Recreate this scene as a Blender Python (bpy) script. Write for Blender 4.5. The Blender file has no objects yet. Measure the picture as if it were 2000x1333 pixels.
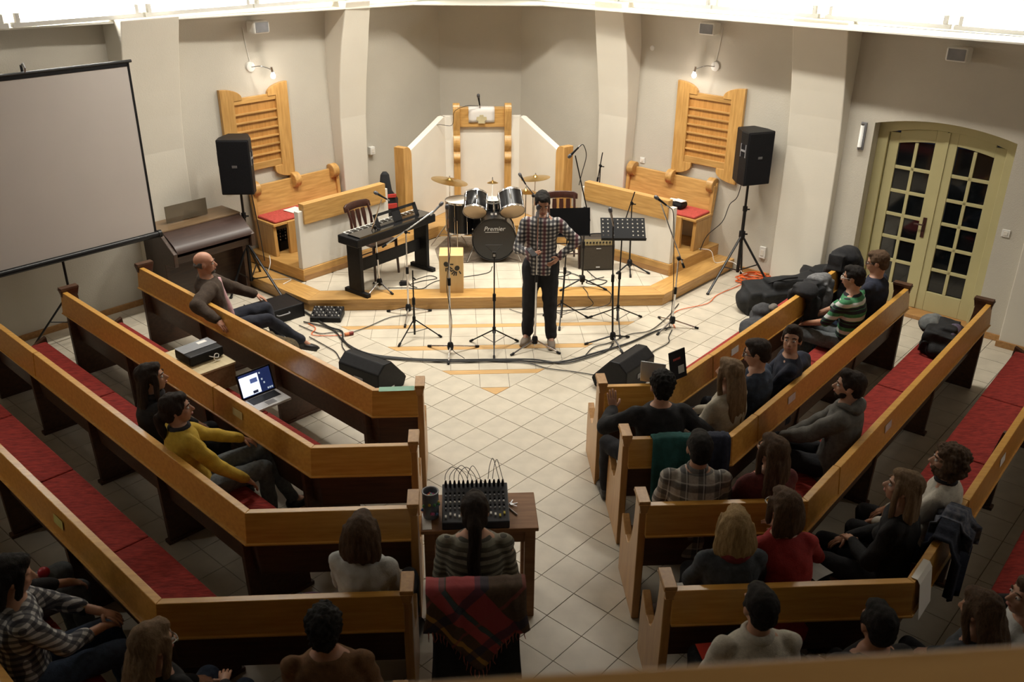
import bpy, bmesh, math, random
import numpy as np
from mathutils import Matrix, Vector, noise

scene = bpy.context.scene
PI = math.pi
V = Vector

# ------------------------------------------------------------------ camera
cam = bpy.data.cameras.new('camera')
cam_ob = bpy.data.objects.new('camera', cam)
scene.collection.objects.link(cam_ob)
scene.camera = cam_ob
cam.sensor_width = 36.0
cam.lens = 36.0 * 1796.56 / 2000.0
cam.clip_start = 0.05
cam.dof.use_dof = True
cam.dof.focus_distance = 9.5
cam.dof.aperture_fstop = 4.0
pitch, yaw, roll = 0.4424, 0.0642, -0.009
fw = V((math.sin(yaw) * math.cos(pitch), math.cos(yaw) * math.cos(pitch), -math.sin(pitch)))
rt = V((math.cos(yaw), -math.sin(yaw), 0))
dn = fw.cross(rt)
r2 = math.cos(roll) * rt + math.sin(roll) * dn
d2 = -math.sin(roll) * rt + math.cos(roll) * dn
mw = Matrix((r2, -d2, -fw)).transposed().to_4x4()
mw.translation = V((-0.3612, -8.0788, 4.4244))
cam_ob.matrix_world = mw

# ------------------------------------------------------------------ world, light, exposure
world = bpy.data.worlds.new('world')
scene.world = world
world.use_nodes = True
bgn = world.node_tree.nodes['Background']
bgn.inputs[0].default_value = (0.006, 0.007, 0.012, 1)
bgn.inputs[1].default_value = 1.0
vs = scene.view_settings
vs.view_transform = 'Standard'
vs.look = 'None'
vs.gamma = 1
vs.use_curve_mapping = False
vs.exposure = 0.0


def area(name, loc, target, sx, sy, power, color, spread=PI):
    l = bpy.data.lights.new(name, 'AREA')
    l.shape = 'RECTANGLE'
    l.size, l.size_y = sx, sy
    l.energy = power
    l.color = color
    l.spread = spread
    o = bpy.data.objects.new(name, l)
    scene.collection.objects.link(o)
    o.location = loc
    d = V(target) - V(loc)
    o.rotation_euler = d.to_track_quat('-Z', 'Y').to_euler()
    return o


WARM = (1.0, 0.95, 0.85)


def line_light(name, p, q, w, power, target=None):
    """long thin ceiling fitting from p to q, shining down"""
    p, q = V(p), V(q)
    o = area(name, (p + q) / 2, (p + q) / 2 - V((0, 0, 1)), (q - p).length, w, power, WARM, math.radians(122))
    o.rotation_euler = (0, 0, math.atan2(q.y - p.y, q.x - p.x))
    return o


# a ring of slim tube fittings under the vault, parallel to the walls of the apse, and tubes on the side ledges
line_light('ceiling_tubes_centre', (-.75, 3.35, 4.95), (.75, 3.35, 4.95), .16, 88)
line_light('ceiling_tubes_left', (-1.0, 2.75, 4.95), (-3.1, .65, 4.95), .16, 100)
line_light('ceiling_tubes_right', (1.0, 2.75, 4.95), (3.5, .25, 4.95), .16, 132)
area('balcony_fill', (0, -9.6, 5.2), (0, -8.2, 3.8), 1.2, .3, 14, WARM)  # unseen fill added behind the camera to brighten the handrail and people's backs
area('side_tubes_left', (-6.4, -3.2, 3.7), (0, -3.0, 2.7), .12, 5.6, 30, WARM, math.radians(150))
area('side_tubes_right', (6.45, -3.2, 3.7), (0, -3.0, 2.7), .12, 5.6, 30, WARM, math.radians(150))

# ------------------------------------------------------------------ helpers
R45 = math.radians(45)


def Rz(a):
    return Matrix.Rotation(a, 4, 'Z')


def Tr(x, y, z=0.0):
    return Matrix.Translation((x, y, z))


class MB:
    """collects shapes, then links them as one mesh object"""

    def __init__(self, M=None):
        self.v, self.f, self.m = [], [], []
        self.M = M or Matrix()
        self.mi = 0

    def add(self, vs_, fs):
        o = len(self.v)
        M = self.M
        self.v += [tuple(M @ V(p)) for p in vs_]
        self.f += [tuple(i + o for i in f) for f in fs]
        self.m += [self.mi] * len(fs)
        return self

    def box(self, c, s, rot=None):
        x, y, z = s[0] / 2, s[1] / 2, s[2] / 2
        p = [V((a * x, b * y, d * z)) for a in (-1, 1) for b in (-1, 1) for d in (-1, 1)]
        if rot is not None:
            p = [rot @ q for q in p]
        c = V(c)
        p = [q + c for q in p]
        return self.add(p, [(0, 1, 3, 2), (4, 6, 7, 5), (0, 4, 5, 1), (2, 3, 7, 6), (0, 2, 6, 4), (1, 5, 7, 3)])

    def bx(self, x0, x1, y0, y1, z0, z1):
        return self.box(((x0 + x1) / 2, (y0 + y1) / 2, (z0 + z1) / 2), (abs(x1 - x0), abs(y1 - y0), abs(z1 - z0)))

    def prism(self, poly, h, M=None):
        """polygon in local XY, extruded along local Z by h"""
        M = M or Matrix()
        n = len(poly)
        a = sum(poly[i][0] * poly[(i + 1) % n][1] - poly[(i + 1) % n][0] * poly[i][1] for i in range(n))
        if (a < 0) == (h > 0):
            poly = poly[::-1]
        lo = [M @ V((p[0], p[1], 0)) for p in poly]
        hi = [M @ V((p[0], p[1], h)) for p in poly]
        return self.add(lo + hi, [tuple(range(n - 1, -1, -1)), tuple(range(n, 2 * n))] +
                        [(i, (i + 1) % n, n + (i + 1) % n, n + i) for i in range(n)])

    def tube(self, pts, r, n=8, cap=True):
        pts = [V(p) for p in pts]
        k = len(pts)
        rs = r if isinstance(r, (list, tuple)) else [r] * k
        vs_, fs = [], []
        ref = None
        for i, p in enumerate(pts):
            t = (pts[min(i + 1, k - 1)] - pts[max(i - 1, 0)])
            t = t.normalized() if t.length > 1e-9 else V((0, 0, 1))
            if ref is None:
                ref = V((0, 0, 1)) if abs(t.z) < .9 else V((1, 0, 0))
            u = ref - t * ref.dot(t)
            if u.length < 1e-6:
                u = t.orthogonal()
            u.normalize()
            ref = u
            w = t.cross(u)
            for j in range(n):
                a = 2 * PI * j / n
                vs_.append(p + (u * math.cos(a) + w * math.sin(a)) * rs[i])
        for i in range(k - 1):
            for j in range(n):
                fs.append((i * n + j, i * n + (j + 1) % n, (i + 1) * n + (j + 1) % n, (i + 1) * n + j))
        if cap:
            fs.append(tuple(range(n - 1, -1, -1)))
            fs.append(tuple(range((k - 1) * n, k * n)))
        return self.add(vs_, fs)

    def lathe(self, prof, n=24, M=None):
        """profile of (radius, z), closed where the radius is 0"""
        M = M or Matrix()
        vs_, fs, rows = [], [], []
        for r, z in prof:
            if r < 1e-6:
                rows.append([len(vs_)])
                vs_.append(M @ V((0, 0, z)))
            else:
                rows.append(list(range(len(vs_), len(vs_) + n)))
                vs_ += [M @ V((r * math.cos(2 * PI * j / n), r * math.sin(2 * PI * j / n), z)) for j in range(n)]
        for a, b in zip(rows, rows[1:]):
            for j in range(n):
                j2 = (j + 1) % n
                if len(a) == 1 and len(b) == 1:
                    continue
                if len(a) == 1:
                    fs.append((a[0], b[j2], b[j]))
                elif len(b) == 1:
                    fs.append((a[j], a[j2], b[0]))
                else:
                    fs.append((a[j], a[j2], b[j2], b[j]))
        return self.add(vs_, fs)

    def ell(self, c, r, n=16, k=8, rot=None):
        M = Tr(*c) @ (rot.to_4x4() if rot is not None else Matrix()) @ Matrix.Diagonal((r[0], r[1], r[2], 1))
        return self.lathe([(math.sin(PI * i / k) if 0 < i < k else 0, -math.cos(PI * i / k)) for i in range(k + 1)], n, M)

    def cap(self, p, q, r1, r2, n=12):
        """tapered capsule"""
        p, q = V(p), V(q)
        d = q - p
        L = max(d.length, 1e-4)
        M = Matrix.Translation(p) @ d.to_track_quat('Z', 'Y').to_matrix().to_4x4()
        pr = [(0, -r1)] + [(r1 * math.cos(a), r1 * math.sin(a)) for a in (-1.05, -.52, 0)] + \
             [(r2 * math.cos(a), L + r2 * math.sin(a)) for a in (0, .52, 1.05)] + [(0, L + r2)]
        return self.lathe(pr, n, M)

    def loft(self, secs, n=18):
        """closed loft of horizontal ellipses (x,y,z,rx,ry)"""
        vs_, fs = [], []
        for (x, y, z, rx, ry) in secs:
            vs_ += [V((x + rx * math.cos(2 * PI * j / n), y + ry * math.sin(2 * PI * j / n), z)) for j in range(n)]
        k = len(secs)
        for i in range(k - 1):
            for j in range(n):
                fs.append((i * n + j, i * n + (j + 1) % n, (i + 1) * n + (j + 1) % n, (i + 1) * n + j))
        fs.append(tuple(range(n - 1, -1, -1)))
        fs.append(tuple(range((k - 1) * n, k * n)))
        return self.add(vs_, fs)

    def grid(self, rows):
        n = len(rows[0])
        fs = [(i * n + j, i * n + j + 1, (i + 1) * n + j + 1, (i + 1) * n + j)
              for i in range(len(rows) - 1) for j in range(n - 1)]
        return self.add([p for r in rows for p in r], fs)

    def mesh(self, name, mats, smooth=False):
        me = bpy.data.meshes.new(name)
        me.from_pydata(self.v, [], self.f)
        for m in (mats if isinstance(mats, (list, tuple)) else [mats]):
            me.materials.append(m)
        if any(self.m):
            me.polygons.foreach_set('material_index', self.m)
        if smooth:
            me.polygons.foreach_set('use_smooth', [True] * len(me.polygons))
            if smooth != 'all':
                try:
                    me.set_sharp_from_angle(angle=math.radians(38))
                except Exception:
                    pass
        me.update()
        return me

    def build(self, name, mats, parent=None, smooth=False, bevel=0, solid=0, loc=None, rz=0, sub=0):
        o = bpy.data.objects.new(name, self.mesh(name, mats, smooth))
        scene.collection.objects.link(o)
        if parent is not None:
            o.parent = parent
        if loc is not None:
            o.location = loc
        if rz:
            o.rotation_euler = (0, 0, rz)
        if solid:
            md = o.modifiers.new('solid', 'SOLIDIFY')
            md.thickness = solid
            md.offset = 0
        if bevel:
            md = o.modifiers.new('bevel', 'BEVEL')
            md.width = bevel
            md.segments = 2
            md.limit_method = 'ANGLE'
            md.angle_limit = math.radians(40)
        if sub:
            md = o.modifiers.new('sub', 'SUBSURF')
            md.levels = md.render_levels = sub
        return o


def tag(o, label, cat, group=None):
    o['label'] = label
    o['category'] = cat
    if group:
        o['group'] = group
    return o


def thing(name, label, cat, loc=(0, 0, 0), rz=0, group=None):
    o = bpy.data.objects.new(name, None)
    o.empty_display_size = .1
    scene.collection.objects.link(o)
    o.location = loc
    o.rotation_euler = (0, 0, rz)
    return tag(o, label, cat, group)


def struct(o):
    o['kind'] = 'structure'
    return o


def dup(root, loc, rz, label, group=None):
    r = root.copy()
    scene.collection.objects.link(r)
    r.location = loc
    r.rotation_euler = (0, 0, rz)
    r['label'] = label
    if group:
        r['group'] = group
    for ch in list(root.children):
        c = ch.copy()
        scene.collection.objects.link(c)
        c.parent = r
        for g in ch.children:
            d = g.copy()
            scene.collection.objects.link(d)
            d.parent = c
    return r


def smooth_path(pts, n=6):
    """Catmull-Rom through the points"""
    P = [V(p) for p in pts]
    P = [P[0] * 2 - P[1]] + P + [P[-1] * 2 - P[-2]]
    out = []
    for i in range(1, len(P) - 2):
        for k in range(n):
            t = k / n
            a, b, c, d = P[i - 1], P[i], P[i + 1], P[i + 2]
            out.append(0.5 * ((2 * b) + (c - a) * t + (2 * a - 5 * b + 4 * c - d) * t * t + (3 * b - a - 3 * c + d) * t ** 3))
    out.append(P[-2])
    return out


def clip(poly, a, b, c):
    """keep the part of a convex polygon where a*x+b*y+c >= 0"""
    out = []
    for i in range(len(poly)):
        p, q = poly[i], poly[(i + 1) % len(poly)]
        dp, dq = a * p[0] + b * p[1] + c, a * q[0] + b * q[1] + c
        if dp >= 0:
            out.append(p)
        if (dp > 0 > dq) or (dp < 0 < dq):
            t = dp / (dp - dq)
            out.append((p[0] + t * (q[0] - p[0]), p[1] + t * (q[1] - p[1])))
    return out


# ------------------------------------------------------------------ materials
def mat(name, col, rough=.6, metal=0.0, var=.12, scale=8.0, bump=0.0, bscale=None, emit=0.0, coat=0.0, trans=0.0, spec=.5,
        stretch=(1, 1, 1), col2=None, detail=4):
    m = bpy.data.materials.new(name)
    m.use_nodes = True
    nt = m.node_tree
    b = nt.nodes['Principled BSDF']
    b.inputs['Roughness'].default_value = rough
    b.inputs['Metallic'].default_value = metal
    b.inputs['Specular IOR Level'].default_value = spec
    if coat:
        b.inputs['Coat Weight'].default_value = coat
        b.inputs['Coat Roughness'].default_value = .25
    if trans:
        b.inputs['Transmission Weight'].default_value = trans
    tc = nt.nodes.new('ShaderNodeTexCoord')
    mp = nt.nodes.new('ShaderNodeMapping')
    mp.inputs['Scale'].default_value = stretch
    nt.links.new(tc.outputs['Object'], mp.inputs['Vector'])
    nz = nt.nodes.new('ShaderNodeTexNoise')
    nz.inputs['Scale'].default_value = scale
    nz.inputs['Detail'].default_value = detail
    nt.links.new(mp.outputs['Vector'], nz.inputs['Vector'])
    cr = nt.nodes.new('ShaderNodeValToRGB')
    c2 = col2 or tuple(min(1, c * (1 + var)) for c in col)
    c1 = col if col2 else tuple(c * (1 - var) for c in col)
    cr.color_ramp.elements[0].color = (*c1, 1)
    cr.color_ramp.elements[1].color = (*c2, 1)
    cr.color_ramp.elements[0].position = .3
    cr.color_ramp.elements[1].position = .7
    nt.links.new(nz.outputs['Fac'], cr.inputs['Fac'])
    nt.links.new(cr.outputs['Color'], b.inputs['Base Color'])
    if emit:
        nt.links.new(cr.outputs['Color'], b.inputs['Emission Color'])
        b.inputs['Emission Strength'].default_value = emit
    if bump:
        bp = nt.nodes.new('ShaderNodeBump')
        bp.inputs['Strength'].default_value = bump
        bp.inputs['Distance'].default_value = .01
        src = nz
        if bscale:
            src = nt.nodes.new('ShaderNodeTexNoise')
            src.inputs['Scale'].default_value = bscale
            src.inputs['Detail'].default_value = 5
            nt.links.new(mp.outputs['Vector'], src.inputs['Vector'])
        nt.links.new(src.outputs['Fac'], bp.inputs['Height'])
        nt.links.new(bp.outputs['Normal'], b.inputs['Normal'])
    return m


def wood(name, dark, light, rough=.35, axis=0, coat=.15, per_object=.12, freq=1.0):
    """oak-like grain running along one object axis"""
    m = mat(name, dark, rough, coat=coat, col2=light, scale=7 * freq, stretch=tuple((.55 if i == axis else 5.5) for i in range(3)),
            bump=.04, detail=6)
    nt = m.node_tree
    b = nt.nodes['Principled BSDF']
    cr = [n for n in nt.nodes if n.type == 'VALTORGB'][0]
    oi = nt.nodes.new('ShaderNodeObjectInfo')
    mr = nt.nodes.new('ShaderNodeMapRange')
    mr.inputs['To Min'].default_value = 1 - per_object
    mr.inputs['To Max'].default_value = 1 + per_object
    nt.links.new(oi.outputs['Random'], mr.inputs['Value'])
    hs = nt.nodes.new('ShaderNodeHueSaturation')
    nt.links.new(mr.outputs['Result'], hs.inputs['Value'])
    nt.links.new(cr.outputs['Color'], hs.inputs['Color'])
    nt.links.new(hs.outputs['Color'], b.inputs['Base Color'])
    return m


def bands(name, layers, base, rough=.85):
    """woven stripes or checks: layers of (axis, period, width fraction, colour, strength, phase)"""
    m = mat(name, base, rough, var=.15, scale=60, bump=.15)
    nt = m.node_tree
    b = nt.nodes['Principled BSDF']
    cr = [n for n in nt.nodes if n.type == 'VALTORGB'][0]
    tc = [n for n in nt.nodes if n.type == 'TEX_COORD'][0]
    sx = nt.nodes.new('ShaderNodeSeparateXYZ')
    nt.links.new(tc.outputs['Object'], sx.inputs[0])
    cur = cr.outputs['Color']
    for axis, period, frac, col, strength, ph in layers:
        a = nt.nodes.new('ShaderNodeMath')
        a.operation = 'MULTIPLY_ADD'
        a.inputs[1].default_value = 1 / period
        a.inputs[2].default_value = ph + 50
        nt.links.new(sx.outputs[axis], a.inputs[0])
        f = nt.nodes.new('ShaderNodeMath')
        f.operation = 'FRACT'
        nt.links.new(a.outputs[0], f.inputs[0])
        l = nt.nodes.new('ShaderNodeMath')
        l.operation = 'LESS_THAN'
        l.inputs[1].default_value = frac
        nt.links.new(f.outputs[0], l.inputs[0])
        s = nt.nodes.new('ShaderNodeMath')
        s.operation = 'MULTIPLY'
        s.inputs[1].default_value = strength
        nt.links.new(l.outputs[0], s.inputs[0])
        mx = nt.nodes.new('ShaderNodeMix')
        mx.data_type = 'RGBA'
        nt.links.new(s.outputs[0], mx.inputs['Factor'])
        nt.links.new(cur, mx.inputs['A'])
        mx.inputs['B'].default_value = (*col, 1)
        cur = mx.outputs['Result']
    nt.links.new(cur, b.inputs['Base Color'])
    return m


WALL = mat('wall_plaster', (.56, .525, .45), .95, var=.045, scale=1.3, bump=.35, bscale=90)
PILASTER = mat('pilaster_paint', (.70, .66, .57), .9, var=.03, scale=1.5, bump=.12, bscale=60)
CEIL = mat('ceiling_white', (.42, .39, .33), .95, var=.03)
WHITE = mat('white_paint', (.74, .70, .62), .8, var=.03, scale=3, bump=.05, bscale=70)
LEDGE = mat('ledge_white', (.85, .83, .76), .8, var=.02)
TILE = mat('floor_tile', (.54, .485, .39), .4, var=.10, scale=5, bump=.02, bscale=60)
GROUT = mat('grout', (.13, .105, .075), .9)
OAK = wood('oak_light', (.42, .225, .062), (.60, .35, .115), .38, 0)
OAKZ = wood('oak_light_upright', (.42, .225, .062), (.60, .35, .115), .38, 2)
OAKY = wood('oak_light_across', (.42, .225, .062), (.60, .35, .115), .38, 1)
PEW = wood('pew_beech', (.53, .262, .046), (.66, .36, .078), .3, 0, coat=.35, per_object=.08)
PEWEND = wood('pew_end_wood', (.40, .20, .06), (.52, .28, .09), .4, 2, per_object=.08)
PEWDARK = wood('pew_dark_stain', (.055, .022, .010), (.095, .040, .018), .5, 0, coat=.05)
REDCUSH = mat('red_cushion_weave', (.17, .012, .009), .95, col2=(.36, .034, .024), scale=16, detail=9, bump=.5, stretch=(1, 4, 4))
SKIRT = wood('skirting_wood', (.33, .16, .05), (.45, .24, .085), .4, 0)
CREAM = mat('door_cream_paint', (.50, .45, .235), .45, var=.05, scale=3)
GLASSD = mat('dark_pane', (.004, .005, .006), .06, var=.3, spec=.6)
BLACK = mat('black_plastic', (.009, .009, .010), .5, var=.25, scale=30, bump=.05, spec=.22)
DESK = mat('desk_black', (.008, .008, .009), .6, spec=.12)
BLACKG = mat('black_gloss', (.006, .006, .007), .12, var=.2, coat=.6)
BLACKM = mat('black_metal', (.010, .010, .011), .35, metal=.3)
GRILLE = mat('speaker_grille', (.009, .009, .011), .7, var=.6, scale=260, bump=.4, spec=.15)
CHROME = mat('chrome', (.72, .72, .74), .16, metal=1.0, var=.05)
STEEL = mat('steel', (.42, .42, .44), .3, metal=1.0, var=.05)
BRASS = mat('cymbal_bronze', (.66, .45, .16), .28, metal=1.0, var=.1, scale=14)
GREYP = mat('grey_plastic', (.22, .22, .23), .5)
WHITEP = mat('white_plastic', (.75, .74, .70), .5, var=.02)
PAPER = mat('paper', (.80, .78, .74), .9, var=.03)
DKBROWN = wood('dark_walnut', (.030, .014, .008), (.060, .028, .015), .35, 0, coat=.3)
MAHOG = wood('chair_mahogany', (.030, .010, .007), (.055, .018, .012), .3, 2, coat=.3)
CABLE = mat('cable_rubber', (.010, .010, .010), .55)
ORANGE = mat('orange_cable', (.75, .13, .02), .5)
SCREENF = mat('screen_fabric', (.47, .43, .40), .95, var=.02, scale=2)
RUG = mat('drum_rug', (.20, .16, .12), .98, var=.25, scale=14, bump=.3, bscale=120)
# ------------------------------------------------------------------ the room
FR = Tr(.65, 6.10) @ Rz(-R45)      # right diagonal wall: x runs outwards from the apse, y points out of the room
FL = Tr(-.57, 6.10) @ Rz(R45)      # left diagonal wall: -x runs outwards from the apse
AX = Matrix.Rotation(PI / 2, 4, 'X')
WH = 5.5

# floor: a bed of grout with every tile on it
fl = MB()
fl.bx(-7, 7, -11.2, 6.6, -.12, -.006)
floor = struct(fl.build('floor', GROUT))


def inside(x, y):
    return y + abs(x) < 6.62 and abs(x) < 6.6 and y < 6.0


def on_stage(x, y):
    return y > 2.40 and y - 2.40 > abs(x) - 2.15


TS, GAP = .30, .0055
dt = MB()
h = (TS - GAP) / 2
dt.bx(-h, h, -h, h, -.006, 0)
tile_me = dt.mesh('tile', TILE)
spots = []
s2 = math.sqrt(.5)
for i in range(-30, 45):
    for j in range(-30, 45):
        u, w = (i + .5) * TS, (j + .5) * TS      # along (-1,-1) and (1,-1)
        x, y = (w - u) * s2, -(u + w) * s2
        if y > abs(x) - .01 and y > -.2:
            continue
        if inside(x, y) and not on_stage(x, y) and y > -7.3:
            spots.append((x, y))
fwd = V((0.057, .90, -.43))


def px_size(x, y):
    c = V((x, y, 0)) - V((-0.3612, -8.0788, 4.4244))
    d = c.dot(fw)
    sx_, sy_ = 1000 + 1796 * c.dot(r2) / d, 666 + 1796 * c.dot(d2) / d
    vis = -40 < sx_ < 2040 and 0 < sy_ < 1350
    hid = (y < -2.0 and x < -.75) or (x > 1.0 and y < -1.2 and x < 4.2 and y < x - 3.2) or (x < -1.2 and y < -x - 2.9)
    return (0 if not vis else (1 if hid else 2), -d)


spots.sort(key=lambda p: px_size(*p), reverse=True)
for (x, y) in spots[:250]:
    o = bpy.data.objects.new('tile', tile_me)
    scene.collection.objects.link(o)
    o.location = (x, y, random.uniform(-.0012, .0004))
    o.rotation_euler = (0, 0, R45)
    o.parent = floor
rest = MB()
for (x, y) in spots[250:]:
    rest.M = Tr(x, y) @ Rz(R45)
    rest.bx(-h, h, -h, h, -.006, 0)
o = rest.build('tile_field', TILE, floor)
o['kind'] = 'stuff'

# the straight-laid zone in front of the platform, with oak strips let into it
INLAY = mat('inlay_oak', (.50, .30, .12), .35, col2=(.60, .38, .17), scale=6, stretch=(.6, 6, 1))
rows = [(.452, .153, 0), (.546, .452, 1), (.79, .546, 0), (1.045, .79, 0), (1.150, 1.045, 1), (1.39, 1.15, 0), (1.628, 1.39, 0),
        (1.722, 1.628, 1), (2.0, 1.722, 0), (2.3, 2.0, 0)]


def zone_piece(x0, x1, y0, y1, m, name):
    p = [(x0, y0), (x1, y0), (x1, y1), (x0, y1)]
    p = clip(p, -1, 1, -.004)
    p = clip(p, 1, 1, -.004)
    if len(p) < 3:
        return
    a = abs(sum(p[i][0] * p[(i + 1) % len(p)][1] - p[(i + 1) % len(p)][0] * p[i][1] for i in range(len(p)))) / 2
    if a < 3e-4:
        return
    b = MB()
    b.prism(p, .006)
    b.build(name, m, floor, loc=(0, 0, -.0062))


for (y1, y0, wd) in rows:
    if wd:
        zone_piece(-2.4, 2.4, y0 + .002, y1 - .002, INLAY, 'inlay_strip')
    else:
        for k in range(-9, 9):
            zone_piece(-.15 + .30 * k + .002, .15 + .30 * k - .002, y0 + .002, y1 - .002, TILE, 'tile')
zone_piece(-.3, .3, 0, .149, INLAY, 'inlay_strip')

# walls
b = MB()
b.bx(-.75, .83, 6.10, 6.35, 0, WH)
struct(b.build('wall_back', WALL))
ARCH = [(5.40 + 1.52 * t, 2.20 + .10 * (1 - (2 * t - 1) ** 2)) for t in [i / 14 for i in range(15)]]
b = MB(FR)
b.prism([(-.05, 0), (-.05, WH), (8.7, WH), (8.7, 0), (6.92, 0)] + ARCH[::-1] + [(5.40, 0)], -.34, AX)
struct(b.build('wall_right', WALL))
b = MB(FL)
b.bx(-8.7, .05, 0, .3, 0, WH)
struct(b.build('wall_left', WALL))
for nm, x in (('wall_right_side', 6.72), ('wall_left_side', -6.65)):
    b = MB()
    b.bx(x, x + math.copysign(.25, x), -11.2, .2, 0, WH)
    struct(b.build(nm, WALL))
b = MB()
b.bx(-7, 7, -11.4, -11.1, 0, WH)
struct(b.build('wall_front', WALL))
b = MB()
b.bx(-7, 7, -11.4, 6.6, WH, WH + .2)
struct(b.build('ceiling', CEIL))
b = MB()
b.bx(-6.65, 6.72, -11.1, -7.42, 2.62, 2.86)
struct(b.build('trim_balcony_floor', CEIL))

# pilasters that widen upwards under the ledge
def pilaster(F, s0, s1, d0, d1, nm, bulge=0.0):
    b = MB(F)
    zs = [0, .6, 1.2, 1.8, 2.2, 2.5, 2.75, 3.0, 3.3]
    secs = []
    for z in zs:
        t = max(0, (z - 1.6) / 1.7)
        d = d0 + (d1 - d0) * t ** 1.6
        e = bulge * (math.sin(min(1, max(0, (z - .8) / 2.0)) * PI * .5) - max(0, (z - 2.7) / .6) * 1.2)
        secs.append((z, d, e))
    vs_, fs = [], []
    for z, d, e in secs:
        vs_ += [(s0 - e, 0.01, z), (s0 - e * .5 + .012, -d, z), (s1 + e * .5 - .012, -d, z), (s1 + e, 0.01, z)]
    for i in range(len(secs) - 1):
        for j in range(4):
            fs.append((i * 4 + j, i * 4 + (j + 1) % 4, i * 4 + 4 + (j + 1) % 4, i * 4 + 4 + j))
    fs += [(3, 2, 1, 0), tuple(range(len(vs_) - 4, len(vs_)))]
    b.add(vs_, fs)
    return struct(b.build(nm, PILASTER, bevel=.012))


pilaster(FR, 4.40, 5.08, .10, .40, 'trim_1')
pilaster(FL, -5.02, -4.32, .10, .40, 'trim_2')
pilaster(FR, 1.60, 2.08, .16, .42, 'trim_3', .05)
pilaster(FL, -2.04, -1.60, .16, .42, 'trim_4', .05)
b = MB(FR)
b.bx(7.24, 7.68, -.14, .02, 0, 3.25)
struct(b.build('trim_5', PILASTER, bevel=.01))

# lit ledge running round under the vault
b = MB()
inner = [(-7.0, .10, 3.275), (-4.78, 1.62, 3.28), (-.89, 5.12, 3.20), (.86, 5.06, 3.20), (5.0, .62, 3.28), (7.0, -1.0, 3.28)]
outer = [(-7.0, .27, 3.275), (-4.9, 1.80, 3.28), (-.63, 6.13, 3.20), (.71, 6.13, 3.20), (6.2, .66, 3.28), (7.0, -.15, 3.28)]
n_ = len(inner)
vs_ = [(x, y, z) for x, y, z in inner] + [(x, y, z) for x, y, z in outer] + [(x, y, z + .015) for x, y, z in inner] + [(x, y, z + .015) for x, y, z in outer]
fs_ = []
for i in range(n_ - 1):
    fs_ += [(i, i + 1, n_ + i + 1, n_ + i), (2 * n_ + i + 1, 2 * n_ + i, 3 * n_ + i, 3 * n_ + i + 1), (i + 1, i, 2 * n_ + i, 2 * n_ + i + 1), (n_ + i, n_ + i + 1, 3 * n_ + i + 1, 3 * n_ + i)]
fs_ += [(0, n_, 3 * n_, 2 * n_), (n_ - 1, 3 * n_ - 1, 4 * n_ - 1, 2 * n_ - 1)]
b.add(vs_, fs_)
struct(b.build('trim_ledge', LEDGE))
TUBE = mat('lit_tube', (1, .97, .90), .5, var=.01, emit=90.0)


def light_tube(F, s, nm_label):
    t = thing('fluorescent_tube', nm_label, 'light', F @ V((s, -.22, 3.30)), 0, 'fluorescent tubes on the ledge')
    t.rotation_euler = (0, 0, -R45 if F is FR else R45)
    m = MB()
    m.bx(-.68, .68, -.03, .03, .0, .045)
    m.build('batten', WHITEP, t)
    m = MB()
    m.tube([(-.60, 0, .10), (.60, 0, .10)], .017, 10)
    m.build('tube', TUBE, t, smooth=True)
    for sx_ in (-.62, .62):
        m = MB()
        m.bx(sx_ - .02, sx_ + .02, -.025, .025, .03, .13)
        m.build('tube_holder', WHITEP, t)


for s, w_ in ((1.2, 'right of the apse corner'), (2.58, 'above the right number board'), (3.96, 'above the right loudspeaker'), (5.40, 'above the cream door'), (6.80, 'at the upper right corner')):
    light_tube(FR, s, 'lit fluorescent tube on the ledge ' + w_)
for s, w_ in ((-1.2, 'left of the apse corner'), (-2.58, 'above the left number board'), (-3.96, 'above the organ'), (-5.35, 'above the projection screen'), (-6.75, 'at the upper left corner')):
    light_tube(FL, s, 'lit fluorescent tube on the ledge ' + w_)

# skirting
for F, a, c, nm in ((FR, 5.09, 5.38, 'baseboard_1'), (FR, 6.94, 7.24, 'baseboard_2'), (FL, -8.5, -5.03, 'baseboard_left'),
                    (FR, 3.92, 4.40, 'baseboard_3'), (FL, -4.31, -3.6, 'baseboard_4')):
    b = MB(F)
    b.bx(a, c, -.02, .0, 0, .075)
    struct(b.build(nm, SKIRT, bevel=.004))
b = MB(FR)
b.bx(7.22, 7.70, -.165, -.14, 0, .075)
struct(b.build('baseboard_5', SKIRT, bevel=.004))

# ---------------------------------------------------------------- door in the right wall
door = thing('door_1', 'cream double door with small dark panes', 'door')
del door['label'], door['category']
struct(door)
b = MB(FR)
b.prism([(5.40, 0), (5.40, 2.2)] + ARCH[1:-1] + [(6.92, 2.2), (6.92, 0), (6.80, 0)] +
        [(5.52 + 1.28 * t, 2.09 + .095 * (1 - (2 * t - 1) ** 2)) for t in [i / 12 for i in range(12, -1, -1)]] + [(5.52, 0)], -.12, AX @ Tr(0, 0, -.16))
b.build('door_frame', CREAM, door, bevel=.006)
b = MB(FR)
b.bx(5.38, 6.94, -.03, .26, 0, .05)
b.build('threshold', SKIRT, door, bevel=.005)


def arch_z(s):
    t = (s - 5.52) / 1.28
    return 2.085 + .095 * (1 - (2 * t - 1) ** 2)


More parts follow.
